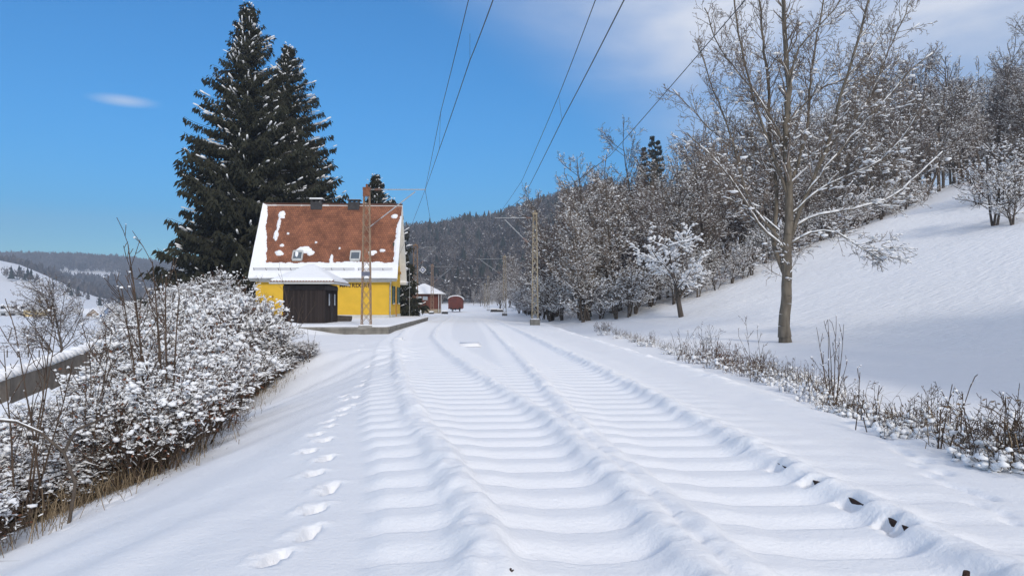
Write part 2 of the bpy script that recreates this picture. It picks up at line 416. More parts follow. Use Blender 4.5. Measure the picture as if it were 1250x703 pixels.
# rusty rail under the right-hand ridge
def build_rail():
    rb = MB(); ys = np.arange(2.2, 9, .2)
    for y0, y1 in zip(ys[:-1], ys[1:]):
        x0, x1 = float(RC(y0)), float(RC(y1))
        rb.bar((x0 - .03, y0, .045), (x1 - .03, y1, .045), .07, .09)
        rb.bar((x0 - .03, y0, -.02), (x1 - .03, y1, -.02), .03, .12)
    o = rb.build('rail', M['rail']); tag(o, 'dark rusty rail showing through gaps in the snow ridge on the right', 'rail')
    for px, py, s, lab in ((1180, 694, .035, 'dark end of a bolt poking out of the snow crest at the bottom right'), (622, 692, .03, 'small dark stalk in the crest of the left snow ridge')):
        if px > 1000:
            p = atz(px, py, .15)
            b = MB(); b.bar((p.x, p.y + .02, p.z - .12), (p.x, p.y - .0, p.z - .012), .05, .04, 7, .035); tag(b.build('bolt', M['rail']), lab, 'bolt')
        else:
            p = atz(px, py, .13)
            b = MB(); b.bar((p.x, p.y, .02), (p.x + .006, p.y, .125), .012, .012, 5); b.bar((p.x, p.y, .10), (p.x + .02, p.y - .01, .12), .008, .008, 5); tag(b.build('dead_stalk', M['rail']), lab, 'stalk')
build_rail()

# ------------------------------------------------------------------ plants toolkit
def prisms(P0, P1, R0, R1, n):
    """independent n-sided tubes"""
    P0 = np.asarray(P0, float); P1 = np.asarray(P1, float); R0 = np.asarray(R0); R1 = np.asarray(R1)
    d = P1 - P0; L = np.linalg.norm(d, axis=1, keepdims=True) + 1e-9; d = d / L
    ref = np.where(np.abs(d[:, 2:3]) < .9, np.array([[0, 0, 1.]]), np.array([[1., 0, 0]]))
    u = np.cross(d, ref); u /= np.linalg.norm(u, axis=1, keepdims=True) + 1e-9; v = np.cross(u, d)
    m = len(P0); t = 2 * np.pi * np.arange(n) / n
    ring = (u[:, None, :] * np.cos(t)[None, :, None] + v[:, None, :] * np.sin(t)[None, :, None])
    a = P0[:, None, :] + ring * R0[:, None, None]; b = P1[:, None, :] + ring * R1[:, None, None]
    V = np.concatenate([a, b], 1).reshape(-1, 3)
    k = np.arange(n); q = np.stack([k, (k + 1) % n, n + (k + 1) % n, n + k], -1)
    Fc = (np.arange(m)[:, None, None] * 2 * n + q[None]).reshape(-1, 4)
    return V, Fc
def snow_strips(P0, P1, R0, R1, th, wid, rng):
    """rounded cushions of snow lying on the upper side of branches"""
    d = P1 - P0; L = np.linalg.norm(d, axis=1, keepdims=True) + 1e-9; dn = d / L
    u = np.cross(dn, np.array([[0, 0, 1.]])); u /= np.linalg.norm(u, axis=1, keepdims=True) + 1e-6
    m = len(P0); th = (th * (.6 + .8 * rng.rand(m)))[:, None]
    V = []
    for P, Rr, s in ((P0 - d * .06, R0, 1), (P0 * .5 + P1 * .5, (R0 + R1) / 2, 1.25), (P1 + d * .06, R1, .9)):
        Rr = Rr[:, None]; w = Rr * .9 + wid * s
        top = P + np.array([[0, 0, 1.]]) * (Rr * .75)
        V += [P + u * w + np.array([[0, 0, .0]]), top + u * w * .55 + np.array([[0, 0, 1.]]) * th * s * .8, top - u * w * .55 + np.array([[0, 0, 1.]]) * th * s * .85, P - u * w]
    V = np.stack(V, 1).reshape(-1, 3)
    q = []
    for r in (0, 4):
        for k in range(3): q.append((r + k, r + k + 1, r + k + 5, r + k + 4))
        q.append((r + 3, r, r + 4, r + 7))
    q += [(0, 3, 2, 1), (8, 9, 10, 11)]
    Fc = (np.arange(m)[:, None, None] * 12 + np.array(q)[None]).reshape(-1, 4)
    return V, Fc
def ico(sub):
    bm = bmesh.new(); bmesh.ops.create_icosphere(bm, subdivisions=sub, radius=1)
    v = np.array([x.co[:] for x in bm.verts]); f = np.array([[w.index for w in p.verts] for p in bm.faces]); bm.free(); return v, f
ICO1, ICO2 = ico(1), ico(2)
def blobs(Cn, S, rng, kind=ICO1, jit=.28, flat=.8):
    v, f = kind; m = len(Cn); Cn = np.asarray(Cn); S = np.asarray(S)
    sc = S[:, None, None] * np.stack([1 + .5 * (rng.rand(m) - .3), 1 + .5 * (rng.rand(m) - .3), flat * (1 + .5 * (rng.rand(m) - .5))], -1)[:, None, :]
    a = rng.rand(m) * 6.28; ca, sa = np.cos(a)[:, None], np.sin(a)[:, None]
    w = v[None] * (1 + jit * (rng.rand(m, len(v), 1) - .5) * 2) * sc
    x = w[..., 0] * ca - w[..., 1] * sa; y = w[..., 0] * sa + w[..., 1] * ca
    w = np.stack([x, y, w[..., 2]], -1) + Cn[:, None, :]
    Fc = (np.arange(m)[:, None, None] * len(v) + f[None]).reshape(-1, f.shape[1])
    return w.reshape(-1, 3), Fc
def shards(Cn, S, rng, aspect=.25, droop=0):
    """small thin leaf triangles -> quads"""
    m = len(Cn); d = rng.randn(m, 3); d[:, 2] -= droop; d /= np.linalg.norm(d, axis=1, keepdims=True)
    e = rng.randn(m, 3); e = np.cross(d, e); e /= np.linalg.norm(e, axis=1, keepdims=True)
    S = np.asarray(S)[:, None]
    V = np.stack([Cn, Cn + d * S * .5 + e * S * aspect, Cn + d * S, Cn + d * S * .5 - e * S * aspect], 1).reshape(-1, 3)
    Fc = np.arange(m * 4).reshape(-1, 4)
    return V, Fc
def merge(parts):
    V = []; Fc = []; n = 0
    for v, f in parts:
        if f.shape[1] == 3: f = np.concatenate([f, f[:, 2:3]], 1) if False else f
        V.append(v); Fc.append(f + n); n += len(v)
    return np.concatenate(V), np.concatenate(Fc)

class Grow:
    def __init__(s, seed): s.r = random.Random(seed); s.seg = []
    def branch(s, p, d, L, r, lvl, P):
        rd = s.r; n = max(2, int(round(L / P['step'][lvl]))); st = L / n
        p = Vector(p); d = Vector(d).normalized(); rr = r
        nc = P['n'][lvl] if lvl < len(P['n']) else 0
        if nc: nc = max(1, int(nc * (.7 + .6 * rd.random()) * (L / P['ref'][lvl]) + .5))
        t0 = P['t0'][lvl] if lvl < len(P['n']) else 0
        kids = sorted(t0 + (1 - t0) * ((i + rd.random()) / nc) for i in range(nc)) if nc else []
        ki = 0; wig = P['wig'][lvl]; up = P['up'][lvl]
        pts = []
        for i in range(n):
            d2 = (d + Vector((rd.gauss(0, wig), rd.gauss(0, wig), rd.gauss(0, wig) + up))).normalized()
            q = p + d2 * st; r1 = r * (1 - (i + 1) / n * P['tap'][lvl])
            s.seg.append((p[:], q[:], rr, r1, lvl))
            while ki < len(kids) and kids[ki] <= (i + 1) / n:
                t = kids[ki]; ki += 1
                f = (t * n) - i; cp = p.lerp(q, max(0, min(1, f)))
                a = rd.uniform(0, 6.283); ang = R(rd.gauss(P['ang'][lvl], 9))
                ax = d2.orthogonal().normalized(); ax.rotate(Matrix.Rotation(a, 3, d2)); cd = d2.copy(); cd.rotate(Matrix.Rotation(ang, 3, ax))
                if P.get('fan') and lvl >= 1: cd.z *= .6
                sh = (1 - (1 - P['shape'][lvl]) * (t - t0) / (1 - t0 + 1e-6))
                s.branch(cp, cd, L * P['len'][lvl] * sh * rd.uniform(.7, 1.2), rr * P['rad'][lvl] * rd.uniform(.8, 1.1), lvl + 1, P)
            p, d, rr = q, d2, r1
    def arrays(s, sel):
        a = [g for g in s.seg if sel(g[4])]
        P0 = np.array([g[0] for g in a]); P1 = np.array([g[1] for g in a])
        return P0, P1, np.array([g[2] for g in a]), np.array([g[3] for g in a])

def tree_meshes(G, pre, lim_sides=7, twig_lvl=2, rmin=.008, snow_p=.5, th=.03, wid=.012, blob_n=0, blob_s=.07, seed=1, trunk_snow=True, far=False, blob_kind=None):
    rng = np.random.RandomState(seed)
    a = G.arrays(lambda l: l < twig_lvl); V, Fc = prisms(a[0], a[1], np.maximum(a[2], .03), np.maximum(a[3], .02), lim_sides)
    trunk = new_mesh(pre + '_trunk', V, Fc)
    b = G.arrays(lambda l: l >= twig_lvl); V, Fc = prisms(b[0], b[1], np.maximum(b[2], rmin), np.maximum(b[3], rmin * .8), 3)
    crown = new_mesh(pre + '_crown', V, Fc, False)
    P0 = np.concatenate([a[0], b[0]]); P1 = np.concatenate([a[1], b[1]]); R0 = np.concatenate([a[2], b[2]]); R1 = np.concatenate([a[3], b[3]])
    d = P1 - P0; L = np.linalg.norm(d, axis=1); hz = np.abs(d[:, 2]) / L
    keep = (hz < .86) & (rng.rand(len(L)) < snow_p * (1.15 - hz))
    V, Fc = snow_strips(P0[keep], P1[keep], np.maximum(R0[keep], rmin), np.maximum(R1[keep], rmin), th, wid, rng)
    parts = [(V, Fc)]
    if blob_n:
        blob_n = int(blob_n * 1.7); idx = rng.randint(0, len(b[0]), blob_n); c = b[1][idx] + np.array([[0, 0, blob_s * .3]])
        V2, F2 = blobs(c, blob_s * (.28 + 1.15 * rng.rand(blob_n) ** 3), rng, blob_kind or OCT, .45, .6)
        sn2 = (V2, F2)
    else: sn2 = None
    # quads and tris in one mesh: pad tris as degenerate-free by separate builder
    if sn2 is not None:
        n = len(V); Vall = np.concatenate([V, sn2[0]])
        snow = mixed_mesh(pre + '_snow', Vall, Fc, sn2[1] + n)
    else: snow = new_mesh(pre + '_snow', V, Fc)
    return trunk, crown, snow
def mixed_mesh(name, V, Q, T):
    me = bpy.data.meshes.new(name); V = np.asarray(V, np.float32)
    me.vertices.add(len(V)); me.vertices.foreach_set('co', V.ravel())
    li = np.concatenate([np.asarray(Q, np.int32).ravel(), np.asarray(T, np.int32).ravel()])
    me.loops.add(len(li)); me.loops.foreach_set('vertex_index', li)
    n = len(Q) + len(T); me.polygons.add(n)
    ls = np.concatenate([np.arange(len(Q)) * 4, len(Q) * 4 + np.arange(len(T)) * 3]).astype(np.int32)
    me.polygons.foreach_set('loop_start', ls); me.polygons.foreach_set('use_smooth', np.full(n, True)); me.update(calc_edges=True)
    return me
OCT = (np.array([[1,0,0],[-1,0,0],[0,1,0],[0,-1,0],[0,0,1],[0,0,-1.]]), np.array([[0,2,4],[2,1,4],[1,3,4],[3,0,4],[2,0,5],[1,2,5],[3,1,5],[0,3,5]]))

# ------------------------------------------------------------------ spruces
def spruce(name, H, rad, seed, label, loc, group=None, nw=46, dens=1.0, snow=1.0, low=.04):
    rng = np.random.RandomState(seed)
    t = empty(name, loc, label, 'tree', group)
    n = 14; zs = np.linspace(0, H * .985, n + 1)
    P0 = np.stack([.05 * rng.randn(n), .05 * rng.randn(n), zs[:-1]], -1); P1 = np.concatenate([P0[1:], [[0, 0, zs[-1]]]])
    rr = .02 * H * (1 - zs / H) + .02
    V, Fc = prisms(P0, P1, rr[:-1], rr[1:], 10); link('trunk', new_mesh('spruce_trunk', V, Fc), M['bark_dark'], t)
    LP0 = []; LP1 = []; LR = []; NC = []; ND = []; NS = []; SP0 = []; SP1 = []; SR = []
    for w in range(nw):
        f = (w / (nw - 1)) ** .92; z = H * (low + (1 - low - .015) * f)
        prof = (1 - f) ** .80 * (1 - .25 * max(0, .12 - f) / .12) + .02
        nb = int(6 + 6 * (1 - f))
        a0 = rng.rand() * 6.28
        for k in range(nb):
            az = a0 + 6.283 * k / nb + rng.randn() * .25
            L = rad * prof * (.62 + .55 * rng.rand() ** 1.1) * (1 + .16 * math.sin(az * 3 + z * .35 + seed)) + .25
            zz = z + rng.randn() * H * .008
            dr = .10 + .38 * (1 - f) + .1 * rng.rand()
            ns = max(4, int(L / .45)); p = np.array([0, 0, zz]); pts = [p]
            for i in range(1, ns + 1):
                s = i / ns; x = L * s
                dz = (.35 * f * x) - dr * x * (1 - .55 * s) * 1.0 + .10 * L * s ** 3
                pts.append(np.array([math.cos(az) * x, math.sin(az) * x, zz + dz]) + rng.randn(3) * .03)
            for i in range(ns):
                r = .012 + .035 * (1 - i / ns) * (L / rad)
                LP0.append(pts[i]); LP1.append(pts[i + 1]); LR.append(r)
                s = (i + .5) / ns
                # side sprays and hanging twiglets
                cnt = int((12 + 12 * rng.rand()) * dens * (1.0 if s > .25 else .5))
                side = np.array([-math.sin(az), math.cos(az), 0])
                wspan = (.20 + .35 * L * .3) * (1.15 - s) + .12
                for j in range(cnt):
                    q = pts[i] + (pts[i + 1] - pts[i]) * rng.rand() ; o = (rng.rand() * 2 - 1) * wspan
                    q = q + side * o + np.array([math.cos(az), math.sin(az), 0]) * abs(o) * .4
                    q[2] -= abs(o) * .3 + .35 * rng.rand() ** 2
                    NC.append(q)
                    dd = np.array([math.cos(az) * .5, math.sin(az) * .5, -.8 - .7 * rng.rand()]) + side * np.sign(o) * .5 + rng.randn(3) * .35
                    ND.append(dd); NS.append(.28 + .75 * rng.rand() ** 1.5 * (1.15 - f))
            # snow lying on outer parts
            for _q in range(rng.randint(0, 4) if rng.rand() < snow else 0):
                i0 = rng.randint(int(ns * .2), ns); i1 = min(ns, i0 + rng.randint(1, 4))
                for i in range(i0, i1):
                    off = side * rng.randn() * .30
                    SP0.append(pts[i] + off + [0, 0, .10]); SP1.append(pts[i + 1] + off + [0, 0, .10]); SR.append(.015 + .075 * rng.rand() ** 2 * (L / rad + .4))
    V, Fc = prisms(np.array(LP0), np.array(LP1), np.array(LR), np.array(LR) * .85, 4); link('branches', new_mesh('spruce_branches', V, Fc), M['bark_dark'], t)
    NC = np.array(NC); ND = np.array(ND); ND /= np.linalg.norm(ND, axis=1, keepdims=True); NS = np.array(NS)[:, None]
    E = np.cross(ND, rng.randn(len(ND), 3)); E /= np.linalg.norm(E, axis=1, keepdims=True)
    V = np.stack([NC, NC + ND * NS * .45 + E * NS * .16, NC + ND * NS, NC + ND * NS * .45 - E * NS * .16], 1).reshape(-1, 3)
    # second crossed blade
    E2 = np.cross(ND, E)
    V2 = np.stack([NC, NC + ND * NS * .4 + E2 * NS * .14, NC + ND * NS * .9, NC + ND * NS * .4 - E2 * NS * .14], 1).reshape(-1, 3)
    V = np.concatenate([V, V2]); link('crown', new_mesh('spruce_crown', V, np.arange(len(V)).reshape(-1, 4), False), M['needle'], t)
    if SP0:
        SR = np.array(SR); V, Fc = snow_strips(np.array(SP0), np.array(SP1), SR, SR, .09, .02, rng)
        link('snow_clumps', new_mesh('spruce_snow', V, Fc), M['snow_twig'], t)
    return t
p = at(292, 388, 74); spruce('spruce_tree', 32.1, 9.0, 3, 'tallest dark spruce with pointed tip behind the left end of the yellow house', (at(303, 5, 74).x, 74, -.9), nw=66)
p = at(355, 388, 82); spruce('spruce_tree', 30.3, 8.6, 5, 'second tall spruce just right of and behind the tallest one', (at(352, 52, 82).x, 82, -.4), nw=62)
spruce('spruce_tree', 18.3, 4.3, 8, 'short spruce peeping over the roof ridge beside the right chimney', (at(459, 208, 95).x, 95, -.2), nw=34)
spruce('spruce_tree', 14.0, 3.8, 9, 'narrow spruce half hidden behind the right gable of the yellow house', (at(478, 300, 88).x, 88, -.2), nw=28)

# ------------------------------------------------------------------ bare trees of the wood
def params(kind):
    if kind == 'tall':
        return dict(step=(.9, .7, .5, .35, .3), n=(22, 11, 8, 6), ref=(12, 4, 1.8, .8), t0=(.14, .2, .15, .1), wig=(.05, .10, .16, .2, .25), up=(.03, .09, .09, .08, .05),
                    tap=(.85, .8, .8, .7, .6), ang=(42, 42, 45, 48), len=(.40, .48, .5, .55), shape=(.45, .5, .6, .7), rad=(.42, .5, .5, .6))
    if kind == 'spread':
        return dict(step=(.7, .6, .45, .3, .25), n=(13, 9, 7, 4), ref=(5, 3.5, 1.7, .8), t0=(.25, .18, .12, .1), wig=(.08, .14, .2, .25, .3), up=(.02, .05, .02, .0, .0),
                    tap=(.8, .8, .8, .7, .6), ang=(55, 45, 48, 50), len=(.62, .5, .5, .55), shape=(.7, .5, .6, .7), rad=(.5, .5, .5, .6))
def bare_proto(name, kind, H, r, seed, twigm, barkm, snow_p=.5, th=.05, wid=.03, blob_n=900, blob_s=.10, stems=1, rmin=.0125):
    G = Grow(seed); P = params(kind); rd = random.Random(seed)
    for s in range(stems):
        a = rd.uniform(0, 6.28); tilt = 0 if stems == 1 else rd.uniform(.08, .4)
        G.branch((rd.uniform(-.2, .2) * (stems > 1), rd.uniform(-.2, .2) * (stems > 1), -.3), (math.cos(a) * tilt, math.sin(a) * tilt, 1), H * rd.uniform(.8, 1.0), r, 0, P)
    tr, cr, sn = tree_meshes(G, name, 6, 2, rmin, snow_p, th, wid, blob_n, blob_s, seed)
    for me, mm in ((tr, barkm), (cr, twigm), (sn, M['snow_twig'])): me.materials.append(mm)
    print(name, len(G.seg), len(cr.polygons), len(sn.polygons))
    return (tr, cr, sn)
TP = [bare_proto('wood_tree', 'tall', 13, .17, 11, M['twig_dark'], M['bark_dark'], .16, th=.022, wid=.006, blob_n=700, blob_s=.062),
      bare_proto('wood_tree', 'tall', 12, .15, 12, M['twig'], M['bark'], .20, th=.022, wid=.006, blob_n=900, blob_s=.065),
      bare_proto('wood_tree', 'tall', 14, .18, 13, M['twig_dark'], M['bark_dark'], .11, th=.022, wid=.006, blob_n=500, blob_s=.06),
      bare_proto('wood_tree', 'tall', 11, .13, 14, M['twig'], M['bark_dark'], .28, th=.022, wid=.006, blob_n=950, blob_s=.065, stems=2),
      bare_proto('wood_tree', 'tall', 12, .15, 15, M['twig_red'], M['bark_dark'], .12, th=.022, wid=.006, blob_n=350, blob_s=.06),
      bare_proto('wood_tree', 'tall', 12.5, .15, 16, M['twig_dark'], M['bark_dark'], .16, th=.022, wid=.006, blob_n=750, blob_s=.062)]
SPR = [bare_proto('snow_shrub', 'spread', 4.2, .10, 21, M['twig'], M['bark_dark'], .30, th=.035, wid=.012, blob_n=480, blob_s=.075, stems=3),
       bare_proto('snow_shrub', 'spread', 3.6, .08, 22, M['twig_dark'], M['bark_dark'], .28, th=.035, wid=.012, blob_n=500, blob_s=.075, stems=4),
       bare_proto('snow_shrub', 'spread', 3.4, .07, 23, M['twig_red'], M['bark_dark'], .22, th=.04, wid=.015, blob_n=320, blob_s=.08, stems=4)]
def put_tree(proto, name, loc, sc, rz, label, cat, group=None, zsc=None):
    t = empty(name, loc, label, cat, group, rz); t.scale = (sc, sc, zsc or sc)
    for nm, me in zip(('trunk', 'crown', 'snow_clumps'), proto): link(nm, me, None, t)
    return t
rd = random.Random(99)
wood = []
def edgeY(x):   # front edge of the wood on the hillside
    return float(np.interp(x, [6.3, 8, 10, 13, 18, 23, 31, 36, 46, 60, 120], [63, 57, 56.5, 56, 57, 59, 62, 65, 76, 88, 120]))
tries = 0
while len(wood) < 225 and tries < 20000:
    tries += 1
    Y = 56 + 120 * rd.random() ** 1.25; s = rd.uniform(.03, .80); X = s * Y
    if X < 6.5 + 1.5 * (Y > 80) or Y < edgeY(X) + 1.0: continue
    sp = 2.6 + .022 * (Y - 50)
    if any((X - a) ** 2 + (Y - b) ** 2 < sp * sp for a, b in wood): continue
    wood.append((X, Y))
for (X, Y) in wood:
    depth_in = Y - edgeY(X)
    i = rd.choice([0, 0, 1, 2, 3, 5, 5, 4] if depth_in > 8 else [1, 3, 3, 0, 5])
    sc = rd.uniform(.85, 1.15)
    if X > 30: sc *= 1.0 + .012 * min(X - 30, 35)
    if 12 < X < 40 and depth_in > 15: sc *= 1.12
    if .10 < X / Y < .27 and Y > 75: sc *= 1.03
    if X < 11 and Y < 90: sc *= 1.10 if X / Y > .105 else .88
    if X > 30: lab = 'bare brown tree in the wood above the open snow slope on the right'
    elif X < 12: lab = 'bare snow-dusted tree in the wood lining the right side of the track'
    else: lab = 'bare snow-dusted tree in the wood behind the big field tree'
    put_tree(TP[i], 'bare_tree', (X, Y, bz(X, Y) - .1), sc, rd.uniform(0, 6.28), lab, 'tree', {'bare brown': 'trees of the wood above the slope'}.get(lab[:10], 'trees of the wood along the track' if X < 12 else 'trees of the wood behind the field'))
# shrubs along the edge of the wood
sh = []
for X in list(np.arange(6.6, 48, 1.15)):
    for k in range(2):
        x = X + rd.uniform(-.6, .6); y = edgeY(x) + rd.uniform(-1.4, 1.6) + k * 2.2
        sh.append((x, y))
for y in np.arange(64, 120, 2.6): sh.append((6.4 + rd.uniform(-.3, 1.2), y))
for (x, y) in sh:
    j = rd.choice([0, 0, 1, 1, 2]) if x < 25 else rd.choice([0, 2, 2, 1])
    z = 'low snowy shrub along the track edge of the right-hand wood' if x < 9 else ('snowy thicket shrub where the wood meets the open slope' if x < 25 else 'brownish thicket shrub at the top edge of the open slope')
    put_tree(SPR[j], 'edge_shrub', (x, y, bz(x, y) - .1), rd.uniform(.55, .95) * (1.15 if x < 14 else .9), rd.uniform(0, 6.28), z, 'shrub', 'shrubs beside the track wood' if x < 9 else ('shrubs along the foot of the wood' if x < 25 else 'shrubs at the upper wood edge'))
# trees on both sides of the far corridor
for k in range(26):
    Y = 165 + k * 6 + rd.uniform(-3, 3); X = -13 - rd.random() * 22 - .05 * (Y - 165)
    put_tree(TP[rd.choice([1, 3, 5, 0])], 'bare_tree', (X, Y, bz(X, Y) - .1), rd.uniform(.7, .95), rd.uniform(0, 6.28), 'frosty bare tree beyond the red wagon at the end of the line', 'tree', 'frosty trees beyond the wagon')
for k in range(22):
    Y = 180 + k * 7 + rd.uniform(-3, 3); X = 5 + rd.random() * 10 - .055 * (Y - 180)
    put_tree(TP[rd.choice([1, 3, 5])], 'bare_tree', (X, Y, bz(X, Y) - .1), rd.uniform(.7, .95), rd.uniform(0, 6.28), 'frosty bare tree right of the far end of the track', 'tree', 'frosty trees right of the far track')
for k in range(10):
    Y = 345 + rd.uniform(-6, 16); X = -38 + k * 4.2
    put_tree(TP[rd.choice([1, 3, 5])], 'bare_tree', (X, Y, bz(X, Y) - .1), rd.uniform(.8, 1.0), rd.uniform(0, 6.28), 'frosty bare tree closing the view where the track ends', 'tree', 'frosty trees closing the track')
for k in range(16):
    Y = 140 + k * 3 + rd.uniform(-2, 2); X = -20 - rd.random() * 16
    put_tree(TP[rd.choice([1, 3, 0])], 'bare_tree', (X, Y, bz(X, Y) - .1), rd.uniform(.6, .9), rd.uniform(0, 6.28), 'bare tree behind the little pyramid-roofed goods shed', 'tree', 'trees behind the goods shed')

# tree in front of the wood (middle of the picture)
g = ground_at(833, 386)
mid = bare_proto('field_tree', 'spread', 5.2, .17, 33, M['twig'], M['bark_dark'], .75, th=.055, wid=.022, blob_n=1500, blob_s=.085, stems=1)
put_tree(mid, 'field_tree', (g.x, g.y, g.z - .15), 1.25, .6, 'small spreading snow-laden tree standing on the slope in front of the wood', 'tree')
for (px, py, k, sc, lab) in ((708, 391, 1, 1.0, 'thin tree trunk at the wood edge left of the small spreading tree'), (721, 391, 3, .85, 'second thin trunk at the wood edge beside rust-brown leaves')):
    g = ground_at(px, py); put_tree(TP[k], 'bare_tree', (g.x, g.y, g.z - .1), sc, 2, lab, 'tree')
# shrubs on the slope at the far right
for (px, py, sc, j, lab) in ((1212, 277, 1.05, 0, 'large round snowy shrub on the open slope at the right border'), (1245, 240, 1.25, 1, 'snowy shrub behind the large round one at the right border'), (1238, 275, .8, 1, 'smaller snowy shrub touching the right border of the slope'), (1195, 250, .95, 2, 'brownish snowy shrub behind the large round one on the slope')):
    g = ground_at(px, py); put_tree(SPR[j], 'slope_shrub', (g.x, g.y, g.z - .1), sc, 1 + px, lab, 'shrub')

# ------------------------------------------------------------------ the big tree
def big_tree():
    g = ground_at(959, 419); D = g.y
    G = Grow(5)
    P = dict(step=(.8, .5, .42, .32, .25, .2), n=(0, 9, 7, 5, 3), ref=(10, 5.5, 2.3, 1.0, .5), t0=(.3, .22, .15, .12, .1), wig=(.03, .06, .12, .17, .2, .25), up=(.02, .03, .10, .08, .04, 0),
             tap=(.5, .75, .75, .7, .6, .5), ang=(40, 38, 38, 40, 42), len=(.5, .44, .48, .52, .5), shape=(.6, .55, .6, .7, .7), rad=(.5, .5, .5, .6, .7))
    rd = random.Random(3)
    limbs = [
     ([(959,421),(957,398),(959,370),(961,348),(961,300),(963,240),(960,180),(962,110),(958,40),(955,-40)], 0, 0, .27, .07, 3),
     ([(957,335),(944,295),(948,240),(940,180),(938,110),(930,40),(925,-30)], .2, 1.2, .14, .04, 0),
     ([(966,290),(985,235),(1010,180),(1025,120),(1045,60),(1065,-20)], 0, -1.0, .13, .04, 0),
     ([(985,235),(1030,178),(1075,128),(1110,88),(1138,66)], -.4, -2.0, .08, .02, 0),
     ([(966,296),(990,284),(1022,284),(1050,302),(1078,318)], 0, -1.5, .075, .02, 0),
     ([(966,280),(1000,262),(1040,255),(1090,240),(1122,212),(1150,186)], 0, .8, .085, .02, 0),
     ([(957,302),(925,272),(900,230),(870,192),(838,162)], 0, -1.6, .09, .02, 0),
     ([(950,290),(915,245),(895,175),(872,112),(850,50)], 0, .9, .09, .02, 0),
     ([(952,282),(920,256),(885,240),(862,205)], 0, 1.6, .07, .02, 0),
     ([(962,240),(937,172),(915,100),(900,30),(895,-30)], 0, -1.2, .09, .03, 0),
     ([(964,228),(985,160),(990,90),(1002,20),(1008,-40)], 0, 1.6, .09, .03, 0),
     ([(1010,180),(1052,134),(1085,62),(1112,0),(1125,-30)], -.5, 1.0, .06, .02, 0),
     ([(960,180),(925,120),(880,60),(860,10)], 0, -2.2, .06, .02, 0),
     ([(962,150),(1000,110),(1040,90),(1085,30)], 0, 2.4, .06, .02, 0),
     ([(962,120),(975,60),(1020,10),(1040,-30)], 0, -1.8, .06, .02, 0),
     ([(963,250),(950,210),(905,190),(850,140),(822,110)], 0, 2.8, .06, .02, 0),
     ([(965,262),(1010,225),(1060,205),(1100,170),(1125,130)], 0, -2.8, .07, .02, 0),
     ([(960,200),(990,190),(1030,160),(1060,110),(1080,70)], 0, 3.0, .06, .02, 0)]
    for pts, d0, d1, r0, r1, skip in limbs:
        if not skip: r0 *= .80
        n = len(pts); W = []
        for i, (px, py) in enumerate(pts):
            t = i / (n - 1); W.append(at(px, py, D + d0 + (d1 - d0) * t))
        # densify with slight wander
        fine = []
        for i in range(n - 1):
            k = max(2, int((W[i + 1] - W[i]).length / .45))
            for j in range(k):
                a = W[max(i - 1, 0)]; b = W[i]; c = W[i + 1]; e = W[min(i + 2, n - 1)]; t = j / k
                q = .5 * ((2 * b) + (c - a) * t + (2 * a - 5 * b + 4 * c - e) * t * t + (3 * b - a - 3 * c + e) * t ** 3)
                fine.append(q + Vector((rd.gauss(0, .025), rd.gauss(0, .025), rd.gauss(0, .02))) * (0 if skip and i < 2 else 1))
        fine.append(W[-1]); m = len(fine) - 1
        Lt = sum((fine[i + 1] - fine[i]).length for i in range(m)); 
        for i in range(m):
            f0 = i / m; f1 = (i + 1) / m; ra = r0 + (r1 - r0) * f0 ** .8; rb = r0 + (r1 - r0) * f1 ** .8
            if skip and fine[i].z < g.z + .5: ra *= 1.15
            p0, p1 = fine[i], fine[i + 1]; lvl = 0 if skip else 1
            G.seg.append((p0[:], p1[:], ra, rb, lvl))
            dd = (p1 - p0).normalized()
            start = .42 if skip else .22
            if f0 > start:
                for q in range(rd.choice([2, 2, 3])):
                    a = rd.uniform(0, 6.283); ax = dd.orthogonal().normalized(); ax.rotate(Matrix.Rotation(a, 3, dd)); cd = dd.copy(); cd.rotate(Matrix.Rotation(R(rd.gauss(40, 9)), 3, ax))
                    cl = (1.0 + 1.5 * (1 - f0)) * rd.uniform(.5, 1.25) * min(1, Lt / 6)
                    G.branch(p0, cd, cl, max(.014, rb * .42), 2, P)
    # overlapping joint: sleeve with a few twigs at the drooping limb end
    for k in range(10):
        p0 = at(rd.uniform(1040, 1080), rd.uniform(298, 318), D - 1.3)
        G.branch(p0, (rd.uniform(.2, 1), rd.uniform(-.6, .6), rd.uniform(-.7, .1)), rd.uniform(.8, 1.8), .02, 3, P)
    for k in range(7):
        p0 = at(rd.uniform(960, 968), rd.uniform(300, 345), D - .2)
        G.branch(p0, (rd.uniform(-1, 1), rd.uniform(-.6, .6), rd.uniform(-.2, .3)), rd.uniform(.8, 1.8), .012, 3, P)
    G.seg = [(tuple(np.subtract(a, g)), tuple(np.subtract(b, g)), r, s, l) for a, b, r, s, l in G.seg]
    print('big tree segs', len(G.seg))
    rng = np.random.RandomState(2)
    t = empty('bare_tree', g, 'big bare tree with grey trunk and snow-laden limbs standing alone on the field', 'tree')
    tr = G.arrays(lambda l: l <= 1); V, Fc = prisms(tr[0], tr[1], tr[2], tr[3], 12); link('trunk', new_mesh('big_trunk', V, Fc), M['bark'], t)
    cr = G.arrays(lambda l: l > 1); V, Fc = prisms(cr[0], cr[1], np.maximum(cr[2], .008), np.maximum(cr[3], .0065), 4); link('crown', new_mesh('big_crown', V, Fc, False), M['twig'], t)
    P0 = np.concatenate([tr[0], cr[0]]); P1 = np.concatenate([tr[1], cr[1]]); R0 = np.concatenate([tr[2], cr[2]]); R1 = np.concatenate([tr[3], cr[3]])
    d = P1 - P0; L = np.linalg.norm(d, axis=1); hz = np.abs(d[:, 2]) / L
